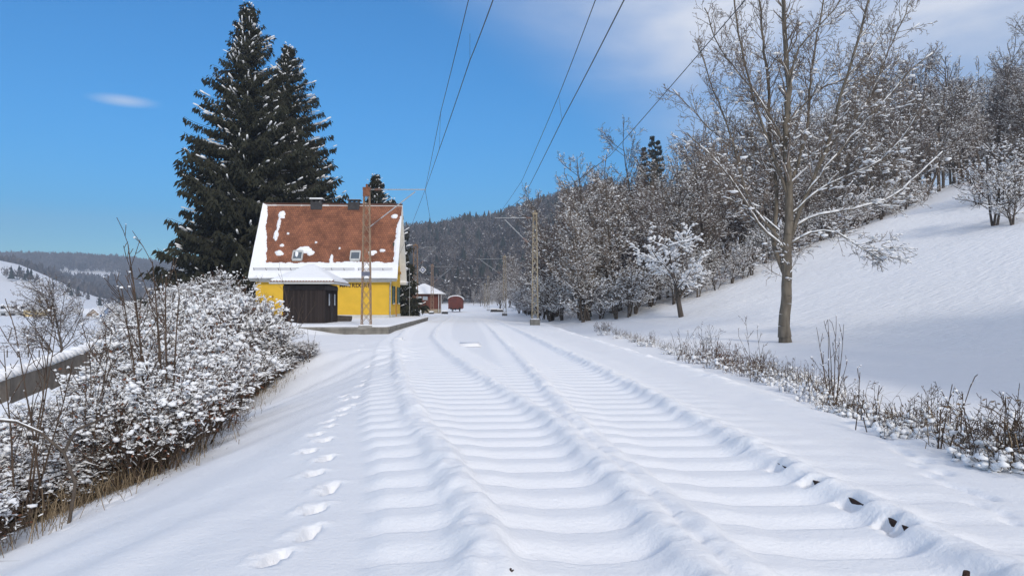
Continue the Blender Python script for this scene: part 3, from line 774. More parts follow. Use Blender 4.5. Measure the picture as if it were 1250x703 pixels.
    # wind packed more snow on the lower, right-hand part of the crown
    hgt = P0[:, 2]; wgt = np.clip(1.2 - hgt / 13, .06, 1) * np.clip(.7 + P0[:, 0] * .09, .35, 1.2)
    thick = R0 > .02
    keep = (hz < .9) & (rng.rand(len(L)) < np.where(thick, 3.2, .34) * wgt * (1.12 - hz))
    V, Fc = snow_strips(P0[keep], P1[keep], R0[keep], R1[keep], .045, .012, rng)
    b = cr; wgt2 = wgt[len(tr[0]):]; pr = wgt2 * (hz[len(tr[0]):] < .8); pr = pr / pr.sum()
    idx = rng.choice(len(b[0]), 1000, p=pr)
    c = b[0][idx] * .5 + b[1][idx] * .5 + np.array([[0, 0, .03]])
    V2, F2 = blobs(c, .04 + .10 * rng.rand(1000) ** 2.5, rng, ICO1, .35, .45)
    link('snow_clumps', mixed_mesh('big_tree_snow', np.concatenate([V, V2]), Fc, F2 + len(V)), M['snow_twig'], t)
big_tree()

# ------------------------------------------------------------------ thicket on the left
BH = {}
def bush_proto(seed, H, stems, leaf_n, blob_n, blob_s, spread=.35, lean=None, pstrip=.5, levels=2):
    G = Grow(seed); rd = random.Random(seed)
    P = dict(step=(.28, .2, .14, .1), n=(11, 7, 3)[:levels + 1], ref=(2.2, .9, .4), t0=(.40, .15, .1), wig=(.09, .16, .22, .25), up=(.05, .07, .04, .03), tap=(.7, .7, .6, .5), ang=(36, 42, 45), len=(.40, .5, .5), shape=(.6, .7, .8), rad=(.6, .6, .7))
    for s in range(int(stems * 1.25)):
        a = rd.uniform(0, 6.28); q = rd.uniform(0, spread)
        G.branch((math.cos(a) * rd.uniform(0, .55), math.sin(a) * rd.uniform(0, .55), -.35), (math.cos(a) * q, math.sin(a) * q, 1), H * rd.uniform(.7, 1.1) + .35, rd.uniform(.012, .026), 0, P)
    rng = np.random.RandomState(seed)
    a = G.arrays(lambda l: l == 0); V, Fc = prisms(a[0], a[1], a[2], a[3], 5); st = new_mesh('bush_stems', V, Fc)
    b = G.arrays(lambda l: l >= 1); V, Fc = prisms(b[0], b[1], np.maximum(b[2], .0045), np.maximum(b[3], .0035), 3); tw = new_mesh('bush_twigs', V, Fc, False)
    d = b[1] - b[0]; L = np.linalg.norm(d, axis=1); hz = np.abs(d[:, 2]) / L
    keep = (hz < .93) & (rng.rand(len(L)) < pstrip * np.clip((b[0][:, 2] / H - .22) * 1.6, 0, 1))
    V, Fc = snow_strips(b[0][keep], b[1][keep], b[2][keep], b[3][keep], .026, .010, rng)
    w = np.clip((b[1][:, 2] - H * .35) / (H * .55), .01, 1) ** 1.2; w /= w.sum()
    idx = rng.choice(len(b[0]), blob_n, p=w)
    c = b[1][idx] + rng.randn(blob_n, 3) * .02
    # each puff is a few joined lumps
    big = .40 + 1.3 * rng.rand(blob_n) ** 2.4; B3 = big[:, None]
    off = lambda k: rng.randn(blob_n, 3) * np.array([[1, 1, .45]]) * blob_s * k * B3
    cc = np.concatenate([c, c + off(.8), c + off(.9), c + off(1.1)])
    ss = blob_s * np.concatenate([big, big * (.5 + .4 * rng.rand(blob_n)), big * (.35 + .4 * rng.rand(blob_n)), big * (.2 + .3 * rng.rand(blob_n))])
    V2, F2 = blobs(cc, ss, rng, ICO1, .2, .8)
    sn = mixed_mesh('bush_snow', np.concatenate([V, V2]), Fc, F2 + len(V))
    idx = rng.randint(0, len(b[0]), leaf_n); V, Fc = shards(b[1][idx] + rng.randn(leaf_n, 3) * .03, .05 + .05 * rng.rand(leaf_n), rng, .3, .4)
    lf = new_mesh('bush_leaves', V, Fc, False)
    st.materials.append(M['twig_bush']); tw.materials.append(M['twig_bush']); sn.materials.append(M['snow_twig']); lf.materials.append(M['leaf'])
    print('bush', seed, len(G.seg), len(sn.polygons)); BH[st.name] = float(np.percentile(b[1][:, 2], 97))
    return st, tw, lf, sn
BP = [bush_proto(41, 2.1, 24, 700, 600, .050, pstrip=.20), bush_proto(42, 2.3, 26, 900, 640, .052, pstrip=.20), bush_proto(43, 1.9, 26, 600, 660, .050, pstrip=.20), bush_proto(44, 2.5, 24, 800, 540, .050, pstrip=.20)]
def put_bush(pr, name, loc, sc, rz, label, group):
    t = empty(name, loc, label, 'shrub', group, rz); t.scale = (sc, sc, sc) if not isinstance(sc, tuple) else sc
    for nm, me in zip(('stems', 'twigs', 'leaves', 'snow_clumps'), pr): link(nm, me, None, t)
    return t
# front line follows the shoulder of the bank; (px, py) = foot in the photo, top = height of its top in the photo
rb = random.Random(12)
front = [(-40,690,520),(10,650,508),(62,628,494),(112,606,474),(152,596,440),(188,580,392),(222,556,372),(254,532,360),(282,508,360),(308,487,364),(330,470,374),(349,455,388),(364,444,402)]
k = 0
for (px, py, top) in front:
    g = ground_at(px, py)
    for row in range(6):
        x = g.x - .15 - row * .68 + rb.uniform(-.25, .25); y = g.y + row * .5 + rb.uniform(-.3, .3); z = bz(x, y)
        pxa = px_of(x, y)[0]
        if pxa < -160: continue
        tp = float(np.interp(pxa, [f_[0] for f_ in front], [f_[2] for f_ in front])) + (50 if row == 0 else 22 if row == 1 else 0) + rb.uniform(2, 20)
        tz = at(pxa, tp, y).z
        h = max(.7, min(3.1, tz - z)); pr = BP[k % 4]; k += 1
        ref = BH[pr[0].name]
        sc = h / ref
        sc *= .93; wsc = min(max(sc * 1.1, .5), 1.1)
        band = 'lower left corner' if px < 120 else ('middle of the hedge' if px < 260 else 'station end of the hedge')
        rowl = ('front row', 'second row', 'third row', 'fourth row', 'fifth row', 'rear row')[row]
        put_bush(pr, 'snowy_bush', (x, y, z), (wsc, wsc, sc), rb.uniform(0, 6.28), 'snow-laden bush in the %s of the left thicket, %s' % (rowl, band), 'snow-laden bushes, %s, %s' % (rowl, band))
# bushes further back towards the spruces
for i in range(16):
    y = 26 + i * 1.9; x = -9.5 - i * .75 + rb.uniform(-1, 1); z = bz(x, y)
    if y > 40: x -= 3.5; z = bz(x, y)
    put_bush(BP[i % 4], 'snowy_bush', (x, y, z), rb.uniform(.75, .95), rb.uniform(0, 6), 'snowy bush between the hedge and the foot of the spruces', 'bushes below the spruces')
for (px, top, y, j, lab) in ((228, 326, 46, 0, 'tall snowy shrub in front of the spruces, left of the house'), (262, 352, 42, 1, 'round snowy shrub under the spruces'), (208, 330, 50, 1, 'snowy shrub left of the spruce trunks'), (180, 342, 52, 2, 'thin reddish shrub left of the spruces')):
    a = at(px, top, y); z = bz(a.x, y); h = a.z - z
    put_tree(SPR[j], 'snowy_shrub', (a.x, y, z - .2), h / 5.9, 2.1 + px, lab, 'shrub')

# tall stems sticking out of the thicket
def stems(name, px, py, tops, label, Y=None, snow=True, mm='twig_bush', r=.014, br=5):
    g = ground_at(px, py) if Y is None else Vector((at(px, py, Y).x, Y, bz(at(px, py, Y).x, Y)))
    G = Grow(int(px)); rr = random.Random(px)
    P = dict(step=(.25, .2, .15), n=(br, 2), ref=(2.5, .8), t0=(.3, .3), wig=(.025, .08, .1), up=(.01, .05, .04), tap=(.7, .7, .6), ang=(28, 32), len=(.25, .4), shape=(.6, .7), rad=(.5, .6))
    t = empty(name, g, label, 'shrub'); allseg = []
    for (tx, ty) in tops:
        e = at(tx, ty, g.y + rr.uniform(-.2, .2)); b0 = Vector((rr.uniform(-.15, .15), rr.uniform(-.15, .15), -.1)); v = (e - g) - b0
        G.seg = []; G.branch(b0, v, v.length, r, 0, P); allseg += G.seg
        a = G.arrays(lambda l: True); V, Fc = prisms(a[0], a[1], np.maximum(a[2], .005), np.maximum(a[3], .004), 5); link('stem', new_mesh('stem', V, Fc), M[mm], t)
    G.seg = allseg; a = G.arrays(lambda l: True)
    if snow:
        rng = np.random.RandomState(int(px)); idx = rng.randint(0, len(a[0]), 60)
        V, Fc = blobs(a[1][idx], .005 + .016 * rng.rand(60) ** 2, rng, ICO1, .3, .8); link('snow_clumps', new_mesh('stem_snow', V, Fc), M['snow_twig'], t)
    return t
stems('tall_shrub', 190, 575, [(188,318),(172,345),(205,335),(160,300),(225,360),(150,350)], 'tall bare stems rising above the thicket left of the house', r=.022, br=8)
stems('tall_shrub', 45, 640, [(40,400),(10,425),(62,380),(85,440),(20,395)], 'thin bare stems above the thicket at the left border', r=.014, br=6)
stems('tall_shrub', 110, 610, [(95,415),(120,400),(135,440),(104,430)], 'thin bare stems in front of the grey wall', r=.012, br=6)
stems('thin_shrub', 376, 444, [(374,400),(384,404),(380,415),(368,425)], 'small leafless shoots in the snow before the dark hut', r=.012, br=3)
stems('thin_shrub', 360, 402, [(345,330),(372,360),(352,370),(382,368)], 'bare sapling in front of the dark hut', Y=36, snow=False, r=.016)

# bent bare trunk in the lower left thicket
def bent_trunk():
    pts = [((84,640),8.0),((92,590),8.0),((78,552),8.0),((50,528),8.0),((20,515),8.0),((-10,512),8.0)]
    W = [at(p[0], p[1], y) for p, y in pts]; g = W[0]; b = []
    for i in range(len(W) - 1):
        b.append((W[i] - g, W[i + 1] - g, .020 - .002 * i, .020 - .002 * (i + 1)))
    W2 = [at(78, 552, 8.0), at(92, 525, 8.0), at(118, 514, 8.0), at(138, 505, 8.0)]
    for i in range(3): b.append((W2[i] - g, W2[i + 1] - g, .018 - .003 * i, .015 - .003 * i))
    P0 = np.array([x[0][:] for x in b]); P1 = np.array([x[1][:] for x in b]); R0 = np.array([x[2] for x in b]); R1 = np.array([x[3] for x in b])
    t = empty('bent_trunk', g, 'bent bare trunk arching through the thicket near the left border', 'tree')
    V, Fc = prisms(P0, P1, R0, R1, 8); link('trunk', new_mesh('bent', V, Fc), M['bark_dark'], t)
    V, Fc = snow_strips(P0[3:5], P1[3:5], R0[3:5] * .5, R1[3:5] * .5, .02, .0, np.random.RandomState(1)); link('snow', new_mesh('bent_snow', V, Fc), M['snow_twig'], t)
bent_trunk()

# bare tree in the left distance
a = at(77, 330, 62)
zz = bz(a.x, 62)
put_tree(bare_proto('left_tree', 'spread', 6.5, .14, 37, M['twig_dark'], M['bark_dark'], .12, th=.03, wid=.01, blob_n=160, blob_s=.06, stems=2), 'bare_tree', (a.x, 62, zz), (a.z - zz) / 8.2, 0, 'lone bare tree on the valley side in front of the village', 'tree')
for i, (px, y, sc) in enumerate(((110, 66, .75), (125, 60, .7), (140, 64, .8), (158, 62, .85), (175, 64, .9), (150, 75, 1.0), (190, 60, .9), (120, 85, .9), (168, 90, 1.1), (195, 80, 1.1))):
    a = at(px, 400, y); z = bz(a.x, y)
    put_tree(SPR[i % 3], 'snowy_shrub', (a.x, y, z - .1), sc, i, 'frosty shrub on the valley side between the lone bare tree and the spruces', 'shrub', 'frosty shrubs left of the spruces')

# dry grass along the bushes
def grass(name, pts, n, hmin, hmax, seed, spread, label=None, snow_n=0):
    rng = np.random.RandomState(seed); pts = np.array(pts); V = []; 
    t = rng.rand(n) * (len(pts) - 1); i = t.astype(int); f = (t - i)[:, None]
    c = pts[i] * (1 - f) + pts[np.minimum(i + 1, len(pts) - 1)] * f
    cl = rng.randint(0, 90, n); rc = rng.randn(90, 2) * spread; c = c + rc[cl] * .6 + rng.randn(n, 2) * spread * .5
    z = base(c[:, 0], c[:, 1]) - .03
    h = hmin + (hmax - hmin) * rng.rand(n) ** 1.5; b = np.stack([c[:, 0], c[:, 1], z], -1)
    ang = rng.rand(n) * 6.28; ln = .25 + .9 * rng.rand(n)
    d1 = np.stack([np.cos(ang) * ln * h * .4, np.sin(ang) * ln * h * .4, h * .6], -1); d2 = np.stack([np.cos(ang) * ln * h * 1.2, np.sin(ang) * ln * h * 1.2, h * (1 - .35 * ln)], -1)
    w = np.stack([-np.sin(ang), np.cos(ang), 0 * ang], -1) * .004
    V = np.stack([b - w, b + w, b + d1 + w, b + d1 - w, b + d2 + w * .3, b + d2 - w * .3], 1).reshape(-1, 3)
    k = np.arange(n)[:, None] * 6; Fc = np.concatenate([k + [[0, 1, 2, 3]], k + [[3, 2, 4, 5]]])
    o = link(name, new_mesh(name, V, Fc, False), M['straw']); tag(o, label, 'grass', kind='stuff')
gl = []
for (px, py) in [(-40,690),(10,655),(62,630),(112,606),(152,594),(188,578),(222,556),(254,532),(282,508),(308,487),(330,470),(349,455)]:
    g = ground_at(px, py + 4); gl.append((g.x - .15, g.y))
grass('dry_grass', gl, 2400, .06, .5, 3, .5, 'straw-coloured dry grass along the foot of the left thicket')

# ------------------------------------------------------------------ weeds along the right bank
def weed_proto(seed, H, n, leafm, blob_n, spread=.5, leaf_n=200):
    G = Grow(seed); rr = random.Random(seed)
    P = dict(step=(.15, .12, .1), n=(7, 3), ref=(.9, .35), t0=(.15, .2), wig=(.10, .18, .2), up=(.03, .03, .03), tap=(.6, .6, .5), ang=(38, 40), len=(.4, .5), shape=(.6, .7), rad=(.6, .6))
    for s in range(n):
        a = rr.uniform(0, 6.28); q = rr.uniform(0, spread)
        G.branch((math.cos(a) * rr.uniform(0, .4), math.sin(a) * rr.uniform(0, .4), -.1), (math.cos(a) * q, math.sin(a) * q, 1), H * rr.uniform(.45, 1.1), .006, 0, P)
    rng = np.random.RandomState(seed)
    a = G.arrays(lambda l: True); V, Fc = prisms(a[0], a[1], np.maximum(a[2], .0035), np.maximum(a[3], .0025), 3); st = new_mesh('weed_stems', V, Fc, False); st.materials.append(M['twig_bush'])
    idx = rng.randint(0, len(a[0]), leaf_n); V, Fc = shards(a[1][idx], .02 + .03 * rng.rand(leaf_n), rng, .22, .4); lf = new_mesh('weed_leaves', V, Fc, False); lf.materials.append(leafm)
    w = np.clip(1.0 - a[1][:, 2] / (H * .55), .02, 1); w /= w.sum(); idx = rng.choice(len(a[0]), blob_n, p=w)
    V, Fc = blobs(a[1][idx] - np.array([[0, 0, .01]]), .010 + .045 * rng.rand(blob_n) ** 2.5, rng, ICO1, .3, .65); sn = new_mesh('weed_snow', V, Fc); sn.materials.append(M['snow_twig'])
    return st, lf, sn
M['rustleaf'] = mat('rusty_leaves', (.19, .105, .07), .95, .4, 9, spec=.1)
M['weed_leaf'] = mat('dry_weed_leaves', (.20, .14, .085), .95, .4, 6, spec=.1)
WP = [weed_proto(61, .60, 30, M['weed_leaf'], 200, leaf_n=70), weed_proto(62, .5, 26, M['rustleaf'], 110, leaf_n=380), weed_proto(63, .75, 18, M['weed_leaf'], 90, .35, leaf_n=50), weed_proto(64, .42, 34, M['weed_leaf'], 330, .8, leaf_n=50)]
rw = random.Random(5)
bank = [(1262,588),(1225,578),(1195,568),(1165,560),(1135,548),(1108,540),(1080,528),(1052,520),(1025,508),(1000,500),(978,490),(955,478),(935,470),(915,466),(897,461),(880,456),(862,450),(845,444),(830,438),(812,432),(796,428),(780,423),(765,418),(750,413),(738,409),(727,405)]
for i, (px, py) in enumerate(bank):
    g = ground_at(px, py)
    for r_ in range(3 if px > 800 else 2):
        x = g.x + .15 + r_ * .45 + rw.uniform(-.15, .25); y = g.y + r_ * .25 + rw.uniform(-.35, .35)
        reddish = (840 < px < 900) or px < 735
        j = 1 if reddish and rw.random() < .75 else rw.choice([0, 2, 3, 3])
        if 1090 < px < 1145 and rw.random() < .6: continue
        if (935 < px < 990 or 790 < px < 815) and rw.random() < .45: continue
        where = 'near the right border' if px > 1130 else ('below the big field tree' if px > 920 else ('along the ditch' if px > 800 else 'near the edge of the wood'))
        t = empty('snowy_weed', (x, y, bz(x, y)), ('rust-brown' if j == 1 else 'grey-brown') + ' snowy weeds on the right bank ' + where, 'weed', ('rusty weeds ' if j == 1 else 'grey weeds ') + where, rw.uniform(0, 6.28))
        s = rw.uniform(.45, 1.15); t.scale = (s, s, s * (.85 if px > 1100 else 1.0 if px > 990 else 1.55 if px > 790 else 1.2))
        for nm, me in zip(('stems', 'leaves', 'snow_clumps'), WP[j]): link(nm, me, None, t)
bl = []
for (px, py) in bank:
    g = ground_at(px, py); bl.append((g.x + .75, g.y + .1))
grass('bank_grass', bl, 1200, .10, .75, 8, .28, 'tan dry grass among the weeds on the right bank')
stems('tall_shrub', 1016, 500, [(998,398),(1014,390),(1020,385),(1008,405),(1022,412),(1003,430),(1034,440),(1024,395)], 'upright tuft of dark bare shoots on the bank right of the big tree', r=.012, br=3)
stems('thin_shrub', 1060, 524, [(1052,455),(1075,470),(1048,480),(1068,500)], 'low twiggy shoots on the bank right of the upright tuft', r=.008, br=6)
stems('thin_shrub', 1165, 552, [(1158,468),(1178,478),(1188,470),(1150,490),(1172,500),(1140,500)], 'branching dry weed stalks on the bank towards the right border', r=.009, br=8)
stems('thin_shrub', 1245, 572, [(1222,483),(1240,500),(1262,490),(1236,520)], 'tall dry stalks at the right border of the bank', r=.009, br=6)
stems('thin_shrub', 925, 468, [(912,385),(922,402),(932,420),(900,410),(940,430)], 'slender bare shoots on the bank left of the big trunk', r=.008, br=5)
stems('thin_shrub', 830, 440, [(828,400),(838,405),(818,408),(848,398)], 'slender bare shoots on the ditch bank before the small spreading tree', r=.010, br=5)

# ------------------------------------------------------------------ station house
def roof_snow(name, W, L, th, mask, place, parent, step=.06, m='snow'):
    """snow layer on a roof plane; mask(u,v)->thickness 0..1; place(u,v,h)->(x,y,z)"""
    nu = int(W / step) + 1; nv = int(L / step) + 1
    U, Vv = np.meshgrid(np.linspace(0, W, nu), np.linspace(0, L, nv))
    T = mask(U, Vv); H = th * np.sqrt(np.clip(T, 0, 1))
    H = H * (1 + .25 * fbm(U * 1.3, Vv * 1.3, 2))
    X, Y, Z = place(U, Vv, H)
    V = np.stack([X, Y, Z], -1).reshape(-1, 3)
    i = np.arange((nv - 1) * nu).reshape(nv - 1, nu)[:, :-1].ravel(); Fc = np.stack([i, i + 1, i + nu + 1, i + nu], -1)
    t = T.ravel(); keep = (t[Fc] > 0).any(1); Fc = Fc[keep]
    return link(name, new_mesh(name, V, Fc), M[m], parent)

def house():
    Y0 = 61.2; YR = 64.6; Y1 = 68.0
    XL = at(312, 380, Y0).x; XR = at(477.5, 380, Y0).x
    EX = .38
    ZB = .40; zw = 3.42
    eY = Y0 - .55; ez = at(400, 339, eY).z; rz_ = at(400, 249.5, YR).z
    rl = at(304, 335, eY).x; rr = at(484.5, 340, eY).x
    t = empty('station_house', ((XL + XR) / 2, (Y0 + Y1) / 2, ZB), 'yellow station house with steep red tiled roof, snow along its eaves', 'house')
    O = Vector(((XL + XR) / 2, (Y0 + Y1) / 2, ZB))
    def B(): 
        b = MB(); return b
    def done(b, n, m, par=t, **k):
        b.v = [(v[0] - O.x, v[1] - O.y, v[2] - O.z) for v in b.v]; return b.build(n, m, par, **k)
    sl = (rz_ - ez) / (YR - eY)
    zg = ez + (Y0 - eY) * sl
    # walls with gable pentagon
    b = B(); xs = (XL, XR)
    pent = lambda x: [(x, Y0, ZB + .28), (x, Y1, ZB + .28), (x, Y1, zg - .25), (x, YR, rz_ - .3), (x, Y0, zg - .25)]
    b.poly(pent(XL), (XR - XL, 0, 0)); wall = done(b, 'wall', M['yellow'])
    b = B(); b.box(XL - .04, XR + .04, Y0 - .04, Y1 + .04, ZB - 1.8, ZB + .28); done(b, 'plinth', M['plinth'])
    # roof slabs
    L = math.hypot(YR - eY, rz_ - ez); W = rr - rl
    for sgn, nm in ((1, 'roof'), (-1, 'roof')):
        ye = eY if sgn > 0 else 2 * YR - eY
        vs = [(rl, ye, ez), (rr, ye, ez), (rr, YR, rz_), (rl, YR, rz_)]
        n = Vector((0, -sl * sgn, 1)).normalized(); dn = -n * .16
        b = B(); b.poly(vs, dn); o = done(b, nm, M['tiles'])
        uv = o.data.uv_layers.new(name='UVMap')
        for lp in o.data.loops:
            co = o.data.vertices[lp.vertex_index].co; uv.data[lp.index].uv = (co.x, (co.z - (ez - O.z)) / (rz_ - ez) * L)
        o.data.materials.append(M['white'])
        for pl in o.data.polygons: pl.material_index = 0 if pl.normal.z > .3 else 1
        if sgn > 0: front_roof = o
    # ridge tiles
    b = B(); nt = 36
    for i in range(nt):
        xa = rl + W * i / nt; b.bar((xa, YR, rz_ + .015), (xa + W / nt + .03, YR, rz_ + .015), .26, .17, 8, .23)
    done(b, 'ridge_tiles', M['tiles'])
    # barge boards on both gables
    for x, s in ((rl - .03, 1), (rr, 1)):
        b = B()
        for ye in (eY, 2 * YR - eY):
            dz = .22
            b.poly([(x, ye, ez - .14), (x, ye, ez + .03), (x, YR, rz_ + .03), (x, YR, rz_ - .22)], (.035, 0, 0))
        done(b, 'barge_board', M['white'])
    # fascia and soffit
    b = B(); b.box(rl + .05, rr - .05, eY + .03, eY + .08, ez - .28, ez - .125); b.box(rl + .05, rr - .05, eY + .083, Y0 - .003, ez - .28, ez - .23); done(b, 'fascia', M['greywhite'])
    b = B(); b.bar((rl, eY - .06, ez - .13), (rr, eY - .06, ez - .13), .15, .15, 8); done(b, 'gutter', M['steel'])
    # downpipe
    xd = at(476.2, 370, Y0 - .08).x
    b = B(); b.bar((xd, Y0 - .09, ZB + .05), (xd, Y0 - .09, ez - .75), .11, .11, 8); b.bar((xd, Y0 - .09, ez - .75), (xd + .12, eY - .02, ez - .2), .11, .11, 8); done(b, 'downpipe', M['steel'])
    # cornice band
    b = B(); b.box(XL - .02, XR + .02, Y0 - .035, Y0 - .003, ez - .345, ez - .283); done(b, 'cornice', M['white'])
    # snow guards: 2 rails with posts along the snow band
    def rp(u, v, h):   # roof plane coordinates
        n = Vector((0, -sl, 1)).normalized(); d = Vector((0, 1, sl)).normalized()
        return Vector((rl + u, eY, ez)) + d * v + n * h
    b = B()
    v0 = .62
    for seg0, seg1 in ((.35, 4.3), (4.6, 8.4), (8.7, W - .35)):
        for hh in (.30, .46): b.bar(rp(seg0, v0, hh), rp(seg1, v0, hh), .03, .03)
        u = seg0
        while u < seg1 + .01: b.bar(rp(u, v0, 0), rp(u, v0, .48), .035, .035); u += .98
    done(b, 'snow_guard', M['darksteel'])
    # snow on the front slope
    def mask(U, Vv):
        jag = .22 * fbm(U * 1.1, Vv * 0 + 3, 3) + .12 * fbm(U * 4, Vv * 3, 2)
        T = (1.50 + jag - Vv) * 2.2
        T = np.maximum(T, ((1.35 - 1.05 * Vv / L) - U + .22 * fbm(Vv * 1.2, U * 1.5, 3)) * 2.2)      # left verge
        T = np.maximum(T, (U - (W - .40 + .25 * sm((Vv - 4.5) / 2)) + .12 * fbm(Vv * 2, U * 2, 2)) * 3 + np.where(Vv < L * .83, 0, -9))       # right verge
        top = (fbm(U * .7 + 9, Vv * 0, 2) - .30 + .9 * np.exp(-((U - .5) / .8) ** 2) + .5 * np.exp(-((U - 5.2) / .5) ** 2))
        T = np.maximum(T, np.where(top > 0, (.14 + .05 * fbm(U * .8, Vv, 3)) - np.abs(L - .05 - Vv), -1))
        for (u, v, a, c, k) in ((1.75, 6.4, .26, .40, 1), (1.6, 5.3, .13, .7, 1), (1.55, 4.3, .15, .55, 1), (2.2, 3.2, .16, .14, 1), (2.1, 2.45, .3, .22, 1), (4.15, 2.72, .62, .28, 1), (3.5, 2.3, .16, .42, 1), (4.6, 2.42, .26, .22, 1), (9.5, 2.45, .22, .22, 1), (9.75, 2.55, .2, .14, 1), (10.4, 2.7, .2, .12, 1), (6.35, 1.75, .13, .55, 1), (4.9, 3.5, .07, .06, 1), (6.9, 2.9, .06, .06, 1), (2.5, 4.4, .08, .1, 1), (11.2, 6.3, .28, .2, 1)):
            T = np.maximum(T, (1 - ((U - u) / a) ** 2 - ((Vv - v) / c) ** 2 + 1.1 * fbm(U * 4, Vv * 4, 4)) * k)
        return T
    def place(U, Vv, H):
        n = Vector((0, -sl, 1)).normalized(); d = Vector((0, 1, sl)).normalized()
        ov = -.10 * np.clip(1 - Vv / .12, 0, 1)
        return rl - .04 + U * (W + .08) / W - O.x, eY + (Vv + ov) * d.y + (H + .004) * n.y - O.y, ez + (Vv + ov) * d.z + (H + .004) * n.z - O.z - .03 * np.clip(1 - Vv / .12, 0, 1)
    roof_snow('roof_snow', W, L, .15, mask, place, t, .05)
    # back slope snow, full cover
    def place2(U, Vv, H):
        n = Vector((0, sl, 1)).normalized()
        return rl + U - O.x, 2 * YR - eY - Vv / L * (YR - eY) + (H + .004) * n.y - O.y, ez + Vv / L * (rz_ - ez) + (H + .004) * n.z - O.z
    roof_snow('roof_snow', W, L, .12, lambda U, V_: np.minimum(1, (L * .96 - V_)) * (V_ < L * .96), place2, t, .3)
    # skylights
    for px in (364.5, 434.5):
        a = at(px, 314, eY + 1.35); u = a.x - rl; v = 2.12
        b = B()
        fr = [rp(u - .38, v - .42, .14), rp(u + .38, v - .42, .14), rp(u + .38, v + .42, .14), rp(u - .38, v + .42, .14)]
        n = Vector((0, -sl, 1)).normalized()
        for i in range(4): b.bar(fr[i] - n * .05, fr[(i + 1) % 4] - n * .05, .09, .2)
        f = done(b, 'skylight', M['greywhite'])
        b = B(); b.poly([rp(u - .34, v - .38, .06), rp(u + .34, v - .38, .06), rp(u + .34, v + .38, .06), rp(u - .34, v + .38, .06)], n * .03); done(b, 'pane', M['glass'], f)
    # chimneys
    for px, w in ((387, .95), (432.5, .95)):
        a = at(px, 248, YR); b = B(); b.box(a.x - w / 2, a.x + w / 2, YR - .35, YR + .35, rz_ - .5, rz_ + .18)
        c = done(b, 'chimney', M['chimney'])
        b = B()
        for dx in (-.38, 0, .38): b.box(a.x + dx - .06, a.x + dx + .06, YR - .3, YR + .3, rz_ + .18, rz_ + .32)
        b.box(a.x - w / 2 - .1, a.x + w / 2 + .1, YR - .42, YR + .42, rz_ + .32, rz_ + .38); done(b, 'cap', M['chimney'], c)
        b = B(); b.box(a.x - w / 2 - .1, a.x + w / 2 + .1, YR - .42, YR + .42, rz_ + .383, rz_ + .50 if px < 400 else rz_ + .4); done(b, 'snow', M['snow'], c, bevel=.03)
    # gable windows with green shutters (right gable)
    for (y, z0, z1, w) in ((62.6, 1.65, 3.0, .9), (66.4, 1.65, 3.0, .9), (63.2, 5.0, 6.6, .8), (65.6, 5.0, 6.6, .8)):
        b = B(); b.box(XR + .003, XR + .03, y - w / 2, y + w / 2, z0, z1); f = done(b, 'window', M['glass'])
        for s in (-1, 1):
            b = B(); yc = y + s * (w / 2 + .26); b.box(XR + .003, XR + .07, yc - .24, yc + .24, z0 - .05, z1 + .05); done(b, 'shutter', M['green'], f)
        b = B(); b.box(XR + .003, XR + .12, y - w / 2 - .05, y + w / 2 + .05, z0 - .1, z0 - .003); done(b, 'sill', M['greywhite'], f)
    b = B(); b.box(XR + .003, XR + .06, 64.2, 64.9, ZB + .1, 2.9); done(b, 'door', M['ochre'])
    b = B(); b.box(XR + .003, XR + .10, Y0 + .2, Y1, zg - .3, zg - .12); done(b, 'string_course', M['ochre'])
    # lettering
    letters = [(416.8, 'M'), (421.8, 'M'), (426.8, 'E'), (431.5, 'R'), (436.5, 'D'), (441.3, 'O'), (446.3, 'R'), (450.7, 'F')]
    for px, ch in letters:
        a = at(px, 348.7, Y0)
        cu = bpy.data.curves.new('letter', 'FONT'); cu.body = ch; cu.size = .44; cu.align_x = 'CENTER'; cu.align_y = 'CENTER'; cu.extrude = .012; cu.offset = .007
        o = bpy.data.objects.new('tmp', cu); C.objects.link(o)
        dg = bpy.context.evaluated_depsgraph_get(); me = bpy.data.meshes.new_from_object(o.evaluated_get(dg)); bpy.data.objects.remove(o)
        l = link('letter', me, M['letter'], t, (a.x - O.x, Y0 - .016 - O.y, a.z - O.z)); l.rotation_euler = (math.pi / 2, 0, 0)
    # lean-to eave bit behind with snow (back right corner)
    b = B(); b.box(XR - .2, XR + .55, Y1 + .1, Y1 + 1.6, ez - .35, ez - .2); done(b, 'porch_roof', M['greywhite'])
    b = B(); b.box(XR - .2, XR + .6, Y1 + .1, Y1 + 1.6, ez - .197, ez - .02); done(b, 'porch_snow', M['snow'], bevel=.05)
house()

